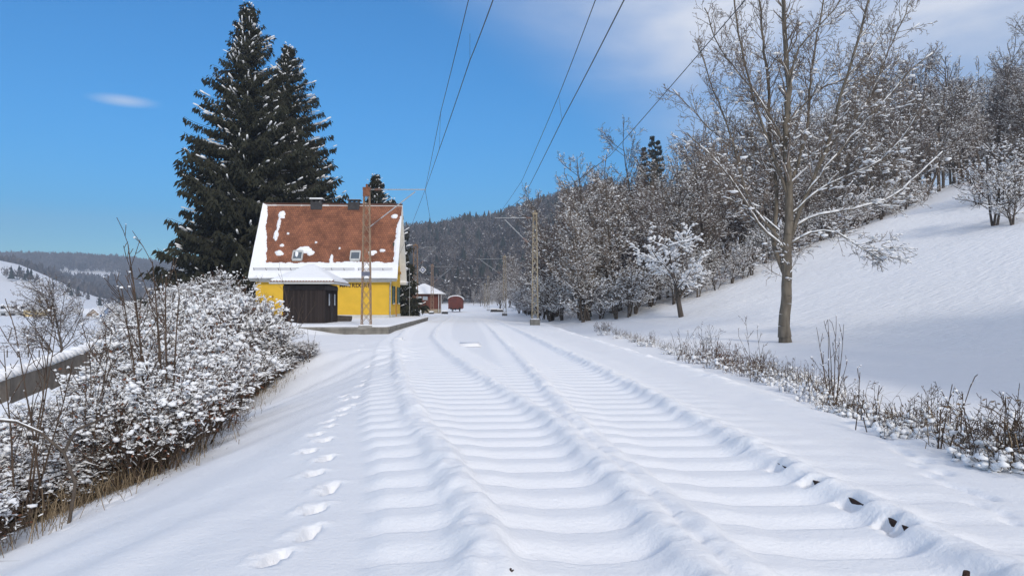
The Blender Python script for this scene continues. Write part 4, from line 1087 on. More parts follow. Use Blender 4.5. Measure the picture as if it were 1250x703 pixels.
# platform
def platform():
    XE = atz(474, 407.3, .02).x; Y0 = atz(474, 407.3, .02).y; Y1 = 68
    t = empty('platform', (XE - 4, (Y0 + Y1) / 2, 0), 'low concrete platform edge with snow on top beside the left track', 'platform'); O = t.location
    def done(b, n, m, **k):
        b.v = [(v[0] - O[0], v[1] - O[1], v[2] - O[2]) for v in b.v]; return b.build(n, m, t, **k)
    b = MB(); b.box(XE - 7.5, XE, Y0, Y1, -.6, .34); done(b, 'edge_wall', M['concrete'])
    b = MB()
    for i in range(28):
        y = Y0 + (Y1 - Y0) * i / 28; b.box(XE - .25, XE + .035, y + .01, y + (Y1 - Y0) / 28 - .01, .22, .37)
    b.box(XE - 7.5, XE + .03, Y0 - .035, Y0 + .003, .22, .37); done(b, 'coping', M['concrete'])
    nx, ny = 120, 140; X, Y = np.meshgrid(np.linspace(XE - 7.6, XE + .03, nx), np.linspace(Y0 - .05, Y1 + .3, ny))
    ed = np.minimum(np.minimum(XE + .03 - X, Y - Y0 + .05), 1)
    Z = .345 + .11 * np.clip(ed / .12, 0, 1) ** .5 + .03 * fbm(X * .6, Y * .6, 2)
    i = np.arange((ny - 1) * nx).reshape(ny - 1, nx)[:, :-1].ravel()
    V = np.stack([X - O[0], Y - O[1], Z], -1).reshape(-1, 3)
    link('snow', new_mesh('platform_snow', V, np.stack([i, i + 1, i + nx + 1, i + nx], -1)), M['snow'], t)
    # drift burying the left end
    g = MB()
platform()
def drift(name, label, cx, cy, rx, ry, h, seed=1, z0=-.02, ang=0):
    n = 48; u = np.linspace(-1, 1, n); U, W = np.meshgrid(u, u); rr = np.sqrt(U ** 2 + W ** 2) + .25 * fbm(U * 2 + seed, W * 2, 2)
    Z = h * (1 - sm(rr)) * (1 + .2 * fbm(U * 4 + seed, W * 4, 2)) + z0
    X = cx + U * rx * math.cos(ang) - W * ry * math.sin(ang); Y = cy + U * rx * math.sin(ang) + W * ry * math.cos(ang)
    i = np.arange((n - 1) * n).reshape(n - 1, n)[:, :-1].ravel()
    o = link(name, new_mesh(name, np.stack([X, Y, Z + base(X, Y)], -1).reshape(-1, 3), np.stack([i, i + 1, i + n + 1, i + n], -1)), M['ground'])
    tag(o, kind='structure'); return o
drift('snow_drift', '', -10.6, 39.3, 4.9, 2.2, .62, 3)

# ------------------------------------------------------------------ dark hut
def hip_building(name, label, cat, X0, X1, Y0, Y1, zb, zw, ze, za, ov, wallm, roofm, th=.16, apex=None, ridge=0, segs=40):
    cx, cy = (X0 + X1) / 2, (Y0 + Y1) / 2
    t = empty(name, (cx, cy, zb), label, cat); O = Vector((cx, cy, zb))
    def done(b, n, m, par=t, **k):
        b.v = [(v[0] - O.x, v[1] - O.y, v[2] - O.z) for v in b.v]; return b.build(n, m, par, **k)
    b = MB(); b.box(X0, X1, Y0, Y1, zb - .2, zw); done(b, 'wall', wallm)
    a = Vector((cx, cy, za)) if apex is None else Vector(apex)
    e = [(X0 - ov, Y0 - ov, ze), (X1 + ov, Y0 - ov, ze), (X1 + ov, Y1 + ov, ze), (X0 - ov, Y1 + ov, ze)]
    b = MB(); b.add(e + [a[:]] + [(p[0], p[1], p[2] - .07) for p in e], [(0, 1, 4), (1, 2, 4), (2, 3, 4), (3, 0, 4), (8, 7, 6, 5), (5, 6, 1, 0), (6, 7, 2, 1), (7, 8, 3, 2), (8, 5, 0, 3)]); done(b, 'roof', roofm)
    # snow: grid over footprint, thickness falls at the eaves
    n = segs; U, W = np.meshgrid(np.linspace(-1, 1, n), np.linspace(-1, 1, n))
    U = np.sign(U) * (1 - (1 - np.abs(U)) ** 1.5); W = np.sign(W) * (1 - (1 - np.abs(W)) ** 1.5)
    hx, hy = (X1 - X0) / 2 + ov - .03, (Y1 - Y0) / 2 + ov - .03
    rr = np.maximum(np.abs(U), np.abs(W)); rs = (np.abs(U) ** 9 + np.abs(W) ** 9) ** (1 / 9.)
    Z = ze + (a.z - ze) * (1 - np.clip(rs, 0, 1)) + th * np.clip((1 - rr) / .05, 0, 1) ** .5 * (1 + .12 * fbm(U * 3, W * 3, 2)) + .004
    Z = Z - .05 * np.exp(-(rs / .12) ** 2)
    i = np.arange((n - 1) * n).reshape(n - 1, n)[:, :-1].ravel()
    V = np.stack([cx + U * hx - O.x, cy + W * hy - O.y, Z - O.z], -1).reshape(-1, 3)
    link('roof_snow', new_mesh('roof_snow', V, np.stack([i, i + 1, i + n + 1, i + n], -1)), M['snow'], t)
    return t, O, done
def hut():
    Y0 = 42.6; Y1 = 46.3; X0 = at(346, 380, Y0).x; X1 = at(396.5, 380, Y0).x
    zw = at(370, 347, Y0).z; ze = at(370, 343.5, Y0 - .6).z; za = at(380, 324, 44.4).z
    t, O, done = hip_building('wooden_hut', 'dark brown wooden hut with thick snow on its hipped roof, before the house', 'hut', X0, X1, Y0, Y1, bz(X0, Y0), zw, ze, za, .62, M['hut_wood'], M['tiles'])
    for i in range(17):
        pass
    b = MB(); x = X0
    while x < X1 + .01: b.box(x - .02, x + .02, Y0 - .025, Y0 - .002, O.z - .1, zw - .32); x += .28
    y = Y0 + .3
    while y < Y1: b.box(X1 + .002, X1 + .025, y - .02, y + .02, O.z - .1, zw - .32); y += .28
    done(b, 'cover_strips', M['hut_wood'])
    b = MB(); b.box(X0 - .03, X1 + .03, Y0 - .04, Y0 - .003, zw - .31, zw - .08); b.box(X1 + .003, X1 + .04, Y0, Y1, zw - .31, zw - .08); done(b, 'frieze_board', mat('frieze', (.05, .042, .042), .85, .3, 4))
    for y in (Y0 + .95, Y0 + 2.55):
        b = MB(); b.box(X1 + .03, X1 + .06, y - .22, y + .22, zw - 1.25, zw - .48); f = done(b, 'window', M['hut_wood'])
        b = MB(); b.box(X1 + .063, X1 + .07, y - .16, y + .16, zw - 1.2, zw - .53); done(b, 'pane', M['lightpane'], f)
    b = MB(); b.box(X1 + .026, X1 + .055, Y0 + 1.35, Y0 + 2.2, O.z, zw - .5); done(b, 'door', M['hut_wood'])
    b = MB(); b.box(X0 - .08, X1 + .08, Y0 - .10, Y1 + .1, O.z - .3, O.z + .12); done(b, 'sill_beam', mat('sill_beam', (.10, .06, .035), .9, .3, 5))
    # gutter tile row at the eaves
    b = MB(); xe0, xe1, ye = X0 - .62, X1 + .62, Y0 - .62
    n = 22
    for i in range(n): xa = xe0 + (xe1 - xe0) * (i + .5) / n; b.bar((xa, ye - .04, ze - .01), (xa, ye + .25, ze + .10), .12, .06, 6)
    done(b, 'eave_tiles', M['rust'])
    b = MB(); b.box(xe0 - .02, xe1 + .02, ye - .03, ye - .003, ze - .14, ze - .03); b.box(xe1 + .003, xe1 + .03, ye, Y1 + .62, ze - .14, ze - .03); done(b, 'fascia', M['greywhite'])
hut()
# firewood / boards at the foot of the hut
b = MB(); p = at(392, 401, 41.6)
for i in range(6): b.bar((p.x - 2.6 + .1 * i, 41.8 + .1 * i, bz(p.x, 41) + .10 + .03 * i), (p.x + .3, 41.75 + .12 * i, bz(p.x, 41) + .08 + .03 * i), .09, .06)
tag(b.build('board_pile', mat('old_boards', (.12, .07, .045), .9, .4, 6)), 'pile of brown boards lying at the foot of the dark hut', 'boards')
b = MB(); p = at(419, 394, 47); 
for i in range(5): b.bar((p.x - .5, 47 + .2 * i, .3 + .1 * i), (p.x + .4, 47 + .2 * i, .3 + .09 * i), .28, .28, 8)
tag(b.build('log_stack', M['bark_dark']), 'dark logs stacked at the right back corner of the hut', 'logs')

# ------------------------------------------------------------------ goods shed and wagon
def shed():
    Y0 = 130; Y1 = 136.5; X0 = at(492 + 4, 370, Y0).x; X1 = at(536, 370, Y0).x
    zb = .2; zw = at(520, 358.5, Y0).z; ze = zw; za = at(518, 346, 133).z
    t, O, done = hip_building('goods_shed', 'small red-brown wooden shed with snowy pyramid roof in the distance', 'shed', X0, X1, Y0, Y1, zb, zw, ze, za, .9, M['shed_wood'], M['greywhite'], .12)
    b = MB(); b.box(X0 - .04, X1 + .04, Y0 - .05, Y1 + .05, zb - .3, zb + .55); done(b, 'plinth', mat('shed_plinth', (.36, .30, .22), .9, .2, 1))
    for px in (511.5, 519):
        a = at(px, 364, Y0); 
        for dx in (-.0,):
            b = MB(); b.box(a.x - .42, a.x + .42, Y0 - .04, Y0 - .003, a.z - .32, a.z + .32); f = done(b, 'window', M['greywhite'])
            b = MB(); b.box(a.x - .36, a.x - .02, Y0 - .05, Y0 - .043, a.z - .26, a.z + .26); b.box(a.x + .02, a.x + .36, Y0 - .05, Y0 - .043, a.z - .26, a.z + .26); done(b, 'pane', M['lightpane'], f)
    for px in (496.5, 500, 535.5, 538.5):
        a = at(px, 370, Y0 - .5); b = MB(); b.bar((a.x, Y0 - .5, zb), (a.x, Y0 - .5, ze), .10, .10); done(b, 'post', M['greywhite'])
    b = MB(); b.box(at(513, 378, Y0 - 1).x - 1.2, at(513, 378, Y0 - 1).x + .6, Y0 - 1.6, Y0 - .6, zb - .1, zb + .35); tag(b.build('snow_heap', M['snow'], bevel=.12), 'low heap of snow before the distant red-brown shed', 'snow heap')
shed()
def wagon():
    Y0 = 147; Y1 = 156; c = at(556, 370, Y0).x; hw = 1.42
    zt = at(556, 361.5, Y0).z; zs = at(556, 366, Y0).z; zf = at(556, 376.3, Y0).z
    t = empty('freight_wagon', (c, 151.5, 0), 'red-brown covered freight wagon with rounded snowy roof at the end of the left track', 'wagon'); O = Vector((c, 151.5, 0))
    def done(b, n, m, par=t, **k):
        b.v = [(v[0] - O.x, v[1] - O.y, v[2] - O.z) for v in b.v]; return b.build(n, m, par, **k)
    arc = [(hw * math.cos(a), zs + (zt - zs) * math.sin(a)) for a in [math.pi * i / 12 for i in range(13)]]
    b = MB(); b.poly([(c - hw, Y0, zf)] + [(c - x, Y0, z) for x, z in arc] + [(c + hw, Y0, zf)], (0, Y1 - Y0, 0)); done(b, 'body', M['wagon'])
    b = MB()
    for x in (-.9, -.3, .3, .9): b.box(c + x - .03, c + x + .03, Y0 - .05, Y0 - .003, zf, zs + .2)
    b.box(c - hw, c + hw, Y0 - .06, Y0 - .003, zf - .12, zf + .05); done(b, 'frame_ribs', M['wagon'])
    b = MB(); arc2 = [(x * 1.07, z + .02) for x, z in arc]; arc3 = [(x * 1.10, z + .17) for x, z in arc[1:-1]]
    b.poly([(c - x, Y0 - .15, z) for x, z in arc2] + [(c - x, Y0 - .15, z) for x, z in arc3[::-1]], (0, Y1 - Y0 + .3, 0)); done(b, 'roof_snow', M['snow'])
    for y in (Y0 + 1.8, Y1 - 1.8):
        for s in (-1, 1):
            w = MB(); w.bar((c + s * .72 - .06, y, .62), (c + s * .72 + .06, y, .62), .94, .94, 16); done(w, 'wheel', M['black'])
        w = MB(); w.bar((c - .7, y, .62), (c + .7, y, .62), .14, .14, 8); done(w, 'axle', M['black'])
    for s in (-1, 1):
        w = MB(); w.bar((c + s * .85, Y0 - .55, zf - .05), (c + s * .85, Y0 - .06, zf - .05), .4, .4, 12); done(w, 'buffer', M['black'])
    w = MB(); w.box(c - .15, c + .15, Y0 - .3, Y0 - .06, zf - .35, zf + .05); done(w, 'coupling', M['black'])
wagon()
# clutter by the tracks
for (px, py, s, lab) in ((508 + 18.5, 383.5, .35, 'small snow-capped junction box by the distant mast'), (543, 378, .5, 'dark snow-capped box between shed and wagon'), (603, 379.5, .7, 'dark stone with snow right of the far track'), (610, 378, .6, 'snow-capped stone beside the distant right mast')):
    y = 120 if px < 600 else 150; a = at(px, py, y)
    b = MB(); b.box(a.x - s, a.x + s, y - s, y + s, -.2, s * .8); t = b.build('track_box' if px < 600 else 'stone', M['chimney'], bevel=.08); tag(t, lab, 'box' if px < 600 else 'stone')
    b = MB(); b.box(a.x - s * 1.05, a.x + s * 1.05, y - s, y + s, s * .8 + .003, s * .8 + .2); b.build('snow', M['snow'], t, bevel=.08)
p = atz(573, 420.5, .06)
b = MB(); b.box(p.x - .42, p.x + .42, p.y - .5, p.y + .9, -.05, .10); t = b.build('cable_box', M['snow'], bevel=.06, smooth=True); tag(t, 'flat snow-covered box lid lying between the two tracks', 'box')
p = atz(487, 416, .05)
b = MB(); b.box(p.x - .3, p.x + .2, p.y - .2, p.y + .5, -.05, .17); t = b.build('switch_lever_box', M['snow'], bevel=.08, smooth=True); tag(t, 'small hump of snow over a switch box on the left rail', 'box')

# ------------------------------------------------------------------ masts and wires
def mast(px, py, top, Y, w0, w1, m, label, arm=None, brace=None, rusttop=False, zb=None, plate=False, group=None, armdir=1, bars=11):
    a = at(px, py, Y); z0 = bz(a.x, Y) if zb is None else zb; H = at(px, top, Y).z - z0
    t = empty('catenary_mast', (a.x, Y, z0), label, 'mast', group)
    b = MB(); h0, h1 = w0 / 2, w1 / 2; n = bars
    rr = MB()
    ch = .045 if Y < 60 else .055
    for sx in (-1, 1):
        for sy in (-1, 1):
            b.bar((sx * h0, sy * h0, 0), (sx * h1, sy * h1, H), ch, ch)
    ls = .02 if Y < 60 else .024
    for i in range(n):
        za, zc = H * i / n, H * (i + 1) / n; wa = h0 + (h1 - h0) * i / n; wc = h0 + (h1 - h0) * (i + 1) / n
        tgt = rr if (rusttop and i > n * .55) else b
        for s in (-1, 1):
            b.bar((-wa, s * wa, za), (wc, s * wc, zc), ls, ls); b.bar((wa, s * wa, za), (-wc, s * wc, zc), ls, ls)
            b.bar((s * wa, -wa, za), (s * wc, wc, zc), ls, ls); b.bar((s * wa, wa, za), (s * wc, -wc, zc), ls, ls)
    b.build('lattice', m, t)
    f = MB(); f.box(-h0 - .12, h0 + .12, -h0 - .12, h0 + .12, -.5, .42 if Y < 60 else .3); f.build('foundation', M['concrete'], t, bevel=.02)
    f = MB(); f.box(-h0 - .1, h0 + .1, -h0 - .1, h0 + .1, (.42 if Y < 60 else .3) + .003, (.42 if Y < 60 else .3) + .06); f.build('snow', M['snow'], t, bevel=.02)
    c = MB(); c.box(-h1 - .05, h1 + .05, -h1 - .05, h1 + .05, H - .02, H + .12); c.bar((0, 0, H + .12), (0, 0, H + .3), .12, .12, 8); c.build('cap', M['rust'] if rusttop else m, t)
    if rusttop:
        c = MB(); c.box(-h1 - .035, h1 + .035, -h1 - .06, -h1 - .03, H - .35, H + .02); c.build('rusty_top_plate', M['rust'], t)
    if plate:
        c = MB(); c.box(-.22, .22, -h0 - .03, -h0 - .01, H * .40, H * .40 + .22); p_ = c.build('number_plate', mat('plate', (.13, .14, .19), .5, .2, 12), t)
    if arm:
        e = at(arm[0], arm[1], Y) - Vector((a.x, Y, z0)); s0 = at(arm[2], arm[1], Y) - Vector((a.x, Y, z0))
        c = MB(); c.bar(s0, e, .055, .055, 8); c.bar((math.copysign(h1, e.x), 0, s0.z), s0, .035, .035, 6); ar = c.build('arm', M['steel'], t)
        c = MB(); dv = (e - s0).normalized()
        for i in range(5): c.bar(s0 + dv * (-.05 - .07 * i), s0 + dv * (-.08 - .07 * i), .13, .13, 8)
        c.build('insulator', M['rust'], t)
    if brace:
        p0 = at(brace[0], brace[1], Y) - Vector((a.x, Y, z0)); p1 = at(brace[2], brace[3], Y) - Vector((a.x, Y, z0))
        c = MB(); c.bar(p0, p1, .06, .06, 8); c.build('brace', M['steel'], t)
        dv = (p1 - p0).normalized(); c = MB()
        for i in range(6): c.bar(p0 + dv * (.35 + .08 * i), p0 + dv * (.385 + .08 * i), .15, .15, 8)
        c.build('insulator', M['rust'], t)
    return t
mast(447, 407, 232, 38.8, .48, .28, M['mast'], 'lattice mast with rusty top standing at the near corner of the platform', (520, 231.5, 466), (450, 278, 507, 234), True, zb=0, plate=True, bars=13)
mast(653, 397, 262, 54.6, .46, .26, M['mast_pale'], 'pale lattice mast on the right of the track before the wood', (604, 266, 642), (648, 300, 616, 268), zb=0, bars=13)
mast(507, 384.6, 300, 90, .6, .45, M['mast'], 'dark lattice mast just right of the house gable', (534, 302, 512), (511, 324, 532, 303), zb=.2, group=None, bars=10)
mast(527.5, 383, 324, 125, .45, .3, M['mast'], 'thin lattice mast in front of the distant red-brown shed', (553, 325.5, 531), (529, 345, 551, 327), zb=.1, bars=9)
mast(616, 388, 314, 101, .45, .32, M['mast_pale'], 'second pale mast on the right of the track, beyond the first', (580, 316, 613), (613, 336, 586, 317), zb=0, bars=10)
mast(596, 380.5, 338, 180, .5, .4, M['mast_pale'], 'third pale mast on the right, tiny at the far end of the track', (578, 339, 594), None, zb=0, bars=7)
mast(592, 378, 347, 235, .6, .5, M['mast_pale'], 'fourth and farthest mast on the right of the track', None, None, zb=.3, bars=6)

def wire(name, lines, label, r=.012):
    P0 = []; P1 = []; RR = []
    for pts, sag, rr in lines:
        pts = [Vector(p) for p in pts]
        for i in range(len(pts) - 1):
            n = 10
            q = [pts[i].lerp(pts[i + 1], k / n) - Vector((0, 0, sag * 4 * (k / n) * (1 - k / n))) for k in range(n + 1)]
            for k in range(n): P0.append(q[k][:]); P1.append(q[k + 1][:]); RR.append(rr)
    V, Fc = prisms(np.array(P0), np.array(P1), np.array(RR), np.array(RR), 6)
    o = link(name, new_mesh(name, V, Fc), M['wire']); tag(o, label, 'wire'); return o
tipL = at(519, 231.5, 38.8); tip2 = at(533, 302, 90); tip3 = at(552, 325.5, 125)
up = [tipL, at(538, 137, 22.5), at(572, 0, 14.2)]; d = (up[2] - up[1]); up.append(up[2] + Vector((d.x, d.y, 0)) * 3)
lo = [tipL, at(536, 183, 22.8), at(573.6, 74, 15.6), at(602, 0, 11.7)]; lo.append(lo[-1] + Vector((2.0, -18, .1)))
wire('overhead_wire', [(up, .02, .009), (lo, .02, .010), ([at(538, 137, 22.5), at(536, 183, 22.8)], 0, .004), ([Vector((at(573.6, 74, 15.6).x, 15.6, 7.2)), at(573.6, 74, 15.6)], 0, .004), ([tipL, tip2], .35, .012), ([tip2, tip3], .25, .02), ([tipL, at(487, 262 + 50, 66)], .1, .010)], 'pair of overhead wires running from the near left mast over the camera')
t1 = at(606, 266, 54.6); t2 = at(582, 316, 101)
u2 = [t1, at(637, 221, 35.5), at(682, 117, 21), at(727, 0, 14.4)]; u2.append(u2[-1] + Vector((.1, -20, .3)))
l2 = [t1 - Vector((0, 0, .1)), at(640, 239, 33.5), at(686, 147, 19.6), at(762, 0, 11.7)]; l2.append(l2[-1] + Vector((.1, -18, .3)))
wire('overhead_wire', [(u2, .02, .010), (l2, .02, .012), ([at(637, 221, 35.5), at(640, 239, 33.5)], 0, .005), ([at(682, 117, 21), at(686, 147, 19.6)], 0, .004), ([t1, t2], .3, .014), ([t2, at(579, 339, 180)], .3, .02)], 'pair of overhead wires above the right track')
f = [at(653, 259, 54.6), at(745, 190, 35.5), at(910, 0, 17.4)]; f.append(f[-1] + Vector((.6, -22, .8)))
wire('feeder_wire', [(f, .02, .014)], 'single feeder wire slanting up in front of the big tree to the upper right')
# diamond-shaped line sign
a = at(516, 329.5, 89); b = MB(); b.poly([(a.x - .42, 89, a.z), (a.x, 89, a.z - .42), (a.x + .42, 89, a.z), (a.x, 89, a.z + .42)], (0, .03, 0)); s_ = b.build('catenary_sign', M['white']); tag(s_, 'white-edged blue diamond sign beside the dark mast', 'sign')
b = MB(); b.poly([(a.x - .30, 88.99, a.z), (a.x, 88.99, a.z - .30), (a.x + .30, 88.99, a.z), (a.x, 88.99, a.z + .30)], (0, .006, 0)); b.build('panel', M['blue'], s_)
b = MB(); b.box(a.x - .14, a.x + .14, 88.975, 88.988, a.z - .04, a.z + .04); b.box(a.x - .04, a.x + .04, 88.97, 88.974, a.z - .14, a.z + .14); b.build('emblem', M['white'], s_)
b = MB(); b.bar((a.x - .5, 89.03, a.z), (a.x, 89.03, a.z), .04); b.bar((a.x, 89.05, a.z), (a.x, 89.05, 7.0), .03); b.build('bracket', M['steel'], s_)
# lamp with snow cap beside the house
a = at(500, 328, 70); b = MB(); b.bar((a.x, 70, .3), (a.x, 70, a.z), .05, .05, 8); t = b.build('platform_lamp', M['steel']); tag(t, 'snow-capped platform lamp at the right corner of the house', 'lamp')
b = MB(); b.bar((a.x, 70, a.z), (a.x - .35, 70, a.z), .05, .05, 6); b.bar((a.x - .35, 70, a.z - .12), (a.x - .35, 70, a.z + .02), .5, .5, 10, .15); b.build('lamp_shade', M['greywhite'], t)
b = MB(); b.bar((a.x - .35, 70, a.z + .0), (a.x - .35, 70, a.z + .12), .5, .5, 10, .25); b.build('snow', M['snow'], t)

# ------------------------------------------------------------------ wall in the left valley side
def low_wall():
    pts = [((-60, 482), 16.5), ((0, 461), 18.5), ((50, 446), 22), ((100, 428), 27), ((160, 409), 38)]
    W = [at(p[0], p[1], y) for p, y in pts]; t = None
    me = MB(); sn = MB(); O = W[0]
    def frame(i):
        return W[i] - O
    for i in range(len(W) - 1):
        a, b_ = frame(i), frame(i + 1); d = (b_ - a); d.z = 0; n = Vector((-d.y, d.x, 0)).normalized() * .22
        h0 = .42 + .10 * i
        me.add([a - n, b_ - n, b_ - n - Vector((0, 0, h0 + .12)), a - n - Vector((0, 0, h0 + .12)), a + n, b_ + n, b_ + n - Vector((0, 0, h0 + .12)), a + n - Vector((0, 0, h0 + .12))], [(0, 1, 2, 3), (4, 7, 6, 5), (0, 4, 5, 1)])
    t = empty('low_wall', O, 'long low grey wall topped with snow behind the left thicket', 'wall')
    w = me.build('wall', M['wallstone'], t)
    P0 = np.array([frame(i)[:] for i in range(len(W) - 1)]); P1 = np.array([frame(i + 1)[:] for i in range(len(W) - 1)])
    # chop for uneven cushions
    a = []; b2 = []
    for p, q in zip(P0, P1):
        for k in range(10): a.append(p + (q - p) * k / 10); b2.append(p + (q - p) * (k + 1) / 10)
    V, Fc = snow_strips(np.array(a), np.array(b2), np.full(len(a), .05), np.full(len(a), .05), .14, .2, np.random.RandomState(4)); link('snow_clumps', new_mesh('wall_snow', V, Fc), M['snow'], t)
low_wall()

# ------------------------------------------------------------------ village in the left valley
def cottage(px0, px1, base_y, eave_y, ridge_y, Y, wm, label, gable=False, dorm=0, win=0, depth=12, snowroof=True, name='village_house', hipw=None, roofm=None):
    a = at(px0, base_y, Y); c = at(px1, base_y, Y); ze = at(px0, eave_y, Y).z; zr = at(px0, ridge_y, Y + (0 if gable else depth / 2)).z
    X0, X1 = a.x, c.x; cx = (X0 + X1) / 2; zb = min(a.z, bz(cx, Y) + .3)
    t = empty(name, (cx, Y, zb), label, 'house')
    def done(b, n, m, par=t, **k):
        b.v = [(v[0] - cx, v[1] - Y, v[2] - zb) for v in b.v]; return b.build(n, m, par, **k)
    b = MB(); b.box(X0, X1, Y, Y + depth, zb - 3, ze); 
    if gable: b.poly([(X0, Y, ze), (X1, Y, ze), (cx, Y, zr - .3)], (0, depth, 0))
    done(b, 'wall', wm)
    b = MB(); o = .5
    if gable:
        for s in (-1, 1): b.poly([(cx + s * ((X1 - X0) / 2 + o), Y - o, ze - .3), (cx, Y - o, zr), (cx, Y - o, zr + .45), (cx + s * ((X1 - X0) / 2 + o), Y - o, ze + .1)], (0, depth + 2 * o, 0))
    else:
        b.poly([(X0 - o, Y - o, ze - .1), (X0 - o, Y + depth / 2, zr), (X0 - o, Y + depth + o, ze - .1)], (X1 - X0 + 2 * o, 0, 0))
    done(b, 'roof', roofm or M['snow'])
    for i in range(dorm):
        u = X0 + (X1 - X0) * (i + .7) / (dorm + .4); f = .45; zc = ze + (zr - ze) * f; yc = Y + depth / 2 * f
        b = MB(); b.box(u - .7, u + .7, yc - 1.2, yc + .3, zc - .3, zc + .9); done(b, 'dormer', M['dark'])
    for i in range(win):
        u = X0 + (X1 - X0) * (i + .5) / win; b = MB(); b.box(u - .9, u + .9, Y - .08, Y - .01, zb + 1.6, zb + 3.2); done(b, 'window', M['dark'])
    return t
cottage(-60, 33, 391, 379.5, 372, 340, M['village_white'], 'long white village building with small dark dormers in its snowy roof', dorm=7, win=8, depth=13)
cottage(28.5, 41, 395, 378, 373, 325, M['village_yellow'], 'pale yellow village house beside the long white building', win=0, depth=10)
cottage(42, 62, 390, 383, 376, 350, M['village_white'], 'low white village house right of the yellow one', win=3)
cottage(106, 122, 392, 384, 377, 330, M['village_brown'], 'brown gabled village house left of the blue one', gable=True)
cottage(121, 144, 391, 386, 374.5, 300, M['village_blue'], 'village house with a bright blue gable', gable=True)
cottage(143, 160, 390, 383, 375, 310, M['village_white'], 'white village house right of the blue gable')
cottage(82, 104, 390, 385, 377, 380, M['village_white'], 'snow-roofed village house behind the lone bare tree', win=2)
cottage(-8, 5, 342, 337.5, 334, 900, M['village_yellow'], 'pale house on the snowy ridge at the left border')
cottage(46, 51, 385, 371, 364, 520, M['village_yellow'], 'narrow yellow tower of the village church', gable=True, name='church_tower', depth=5)
# stand-alone fence line on the valley field
fn = MB(); prev = None
for i in range(14):
    px = -30 + i * 13; a = at(px, 420, 95); z = bz(a.x, 95)
    fn.bar((a.x, 95, z - .2), (a.x, 95, z + .9), .1); 
    if prev: fn.bar(prev, (a.x, 95, z + .7), .05)
    prev = (a.x, 95, z + .7)
tag(fn.build('field_fence', M['bark_dark']), 'thin wooden fence crossing the snowy valley field', 'fence')

# ------------------------------------------------------------------ far woods (uncountable)
def far_wood(name, n, gen, H, seed, conf, label, tri=26, snowy=.25, fat=.12):
    rng = np.random.RandomState(seed); pts = gen(rng, n); z = base(pts[:, 0], pts[:, 1]); m = len(pts)
    isc = rng.rand(m) < conf; h = H * (.7 + .6 * rng.rand(m))
    # bare crowns: clouds of upright shards
    q = np.where(~isc)[0]; k = tri; idx = np.repeat(q, k); r = h[idx] * .28
    u = rng.randn(len(idx), 3); u /= np.linalg.norm(u, axis=1, keepdims=True); rad = rng.rand(len(idx)) ** .4
    c = np.stack([pts[idx, 0] + u[:, 0] * r * rad, pts[idx, 1] + u[:, 1] * r * rad, z[idx] + h[idx] * (.52 + .44 * u[:, 2] * rad)], -1)
    d = np.stack([u[:, 0] * .5, u[:, 1] * .5, np.full(len(idx), .9)], -1) + rng.randn(len(idx), 3) * .25; s = (h[idx] * fat)[:, None]
    e = np.cross(d, rng.randn(len(idx), 3)); e /= np.linalg.norm(e, axis=1, keepdims=True)
    V1 = np.stack([c - d * s, c + e * s * .35, c + d * s, c - e * s * .35], 1).reshape(-1, 3)
    ns = int(len(idx) * snowy); js = rng.choice(len(idx), ns, replace=False)
    cs = c[js] + [[0, 0, .1]]; ss = s[js] * .55; a = rng.rand(ns, 1) * 6.28; dx = np.concatenate([np.cos(a), np.sin(a), .3 * rng.randn(ns, 1)], 1); dy = np.concatenate([-np.sin(a), np.cos(a), .3 * rng.randn(ns, 1)], 1)
    V2 = np.stack([cs - dx * ss, cs + dy * ss * .5, cs + dx * ss, cs - dy * ss * .5], 1).reshape(-1, 3)
    # conifers: three ragged skirts
    q = np.where(isc)[0]; V3 = []; F3 = []; ns3 = 7
    if len(q):
        for lv, (z0, z1, rr) in enumerate(((.08, .55, .26), (.32, .78, .19), (.58, 1.05, .12))):
            hh = h[q] * 1.15
            t = 2 * np.pi * np.arange(ns3) / ns3
            jr = rr * hh[:, None] * (.7 + .6 * rng.rand(len(q), ns3))
            ring = np.stack([pts[q, 0][:, None] + np.cos(t) * jr, pts[q, 1][:, None] + np.sin(t) * jr, (z[q] + hh * z0)[:, None] + hh[:, None] * .06 * rng.rand(len(q), ns3)], -1)
            top = np.stack([pts[q, 0], pts[q, 1], z[q] + hh * z1], -1)[:, None, :]
            V = np.concatenate([ring, top], 1).reshape(-1, 3); kk = np.arange(ns3)
            f = np.stack([kk, (kk + 1) % ns3, np.full(ns3, ns3)], -1); Fc = (np.arange(len(q))[:, None, None] * (ns3 + 1) + f[None]).reshape(-1, 3)
            F3.append(Fc + sum(len(v) for v in V3)); V3.append(V)
        V3 = np.concatenate(V3); F3 = np.concatenate(F3)
    else: V3 = np.zeros((0, 3)); F3 = np.zeros((0, 3), int)
    n1, n2 = len(V1), len(V2)
    Q = np.concatenate([np.arange(n1).reshape(-1, 4), n1 + np.arange(n2).reshape(-1, 4)])
    me = mixed_mesh(name, np.concatenate([V1, V2, V3]), Q, F3 + n1 + n2)
    me.polygons.foreach_set('use_smooth', np.zeros(len(me.polygons), bool))
    mi = np.concatenate([np.zeros(n1 // 4), np.ones(n2 // 4), np.full(len(F3), 2)]).astype(np.int32)
    o = link(name, me, M['far_twig']); me.materials.append(M['snow_twig']); me.materials.append(M['needle_far']); me.polygons.foreach_set('material_index', mi)
    tag(o, label, 'forest', kind='stuff'); return o
def gen_center(rng, n):
    Y = 345 + 430 * rng.rand(n * 2) ** .9; s = -.34 + .52 * rng.rand(n * 2); P = np.stack([s * Y, Y], -1)
    return P[:n]
far_wood('hill_forest', 5200, gen_center, 12, 5, .08, 'dark mixed forest covering the hill at the end of the line', 30, .35)
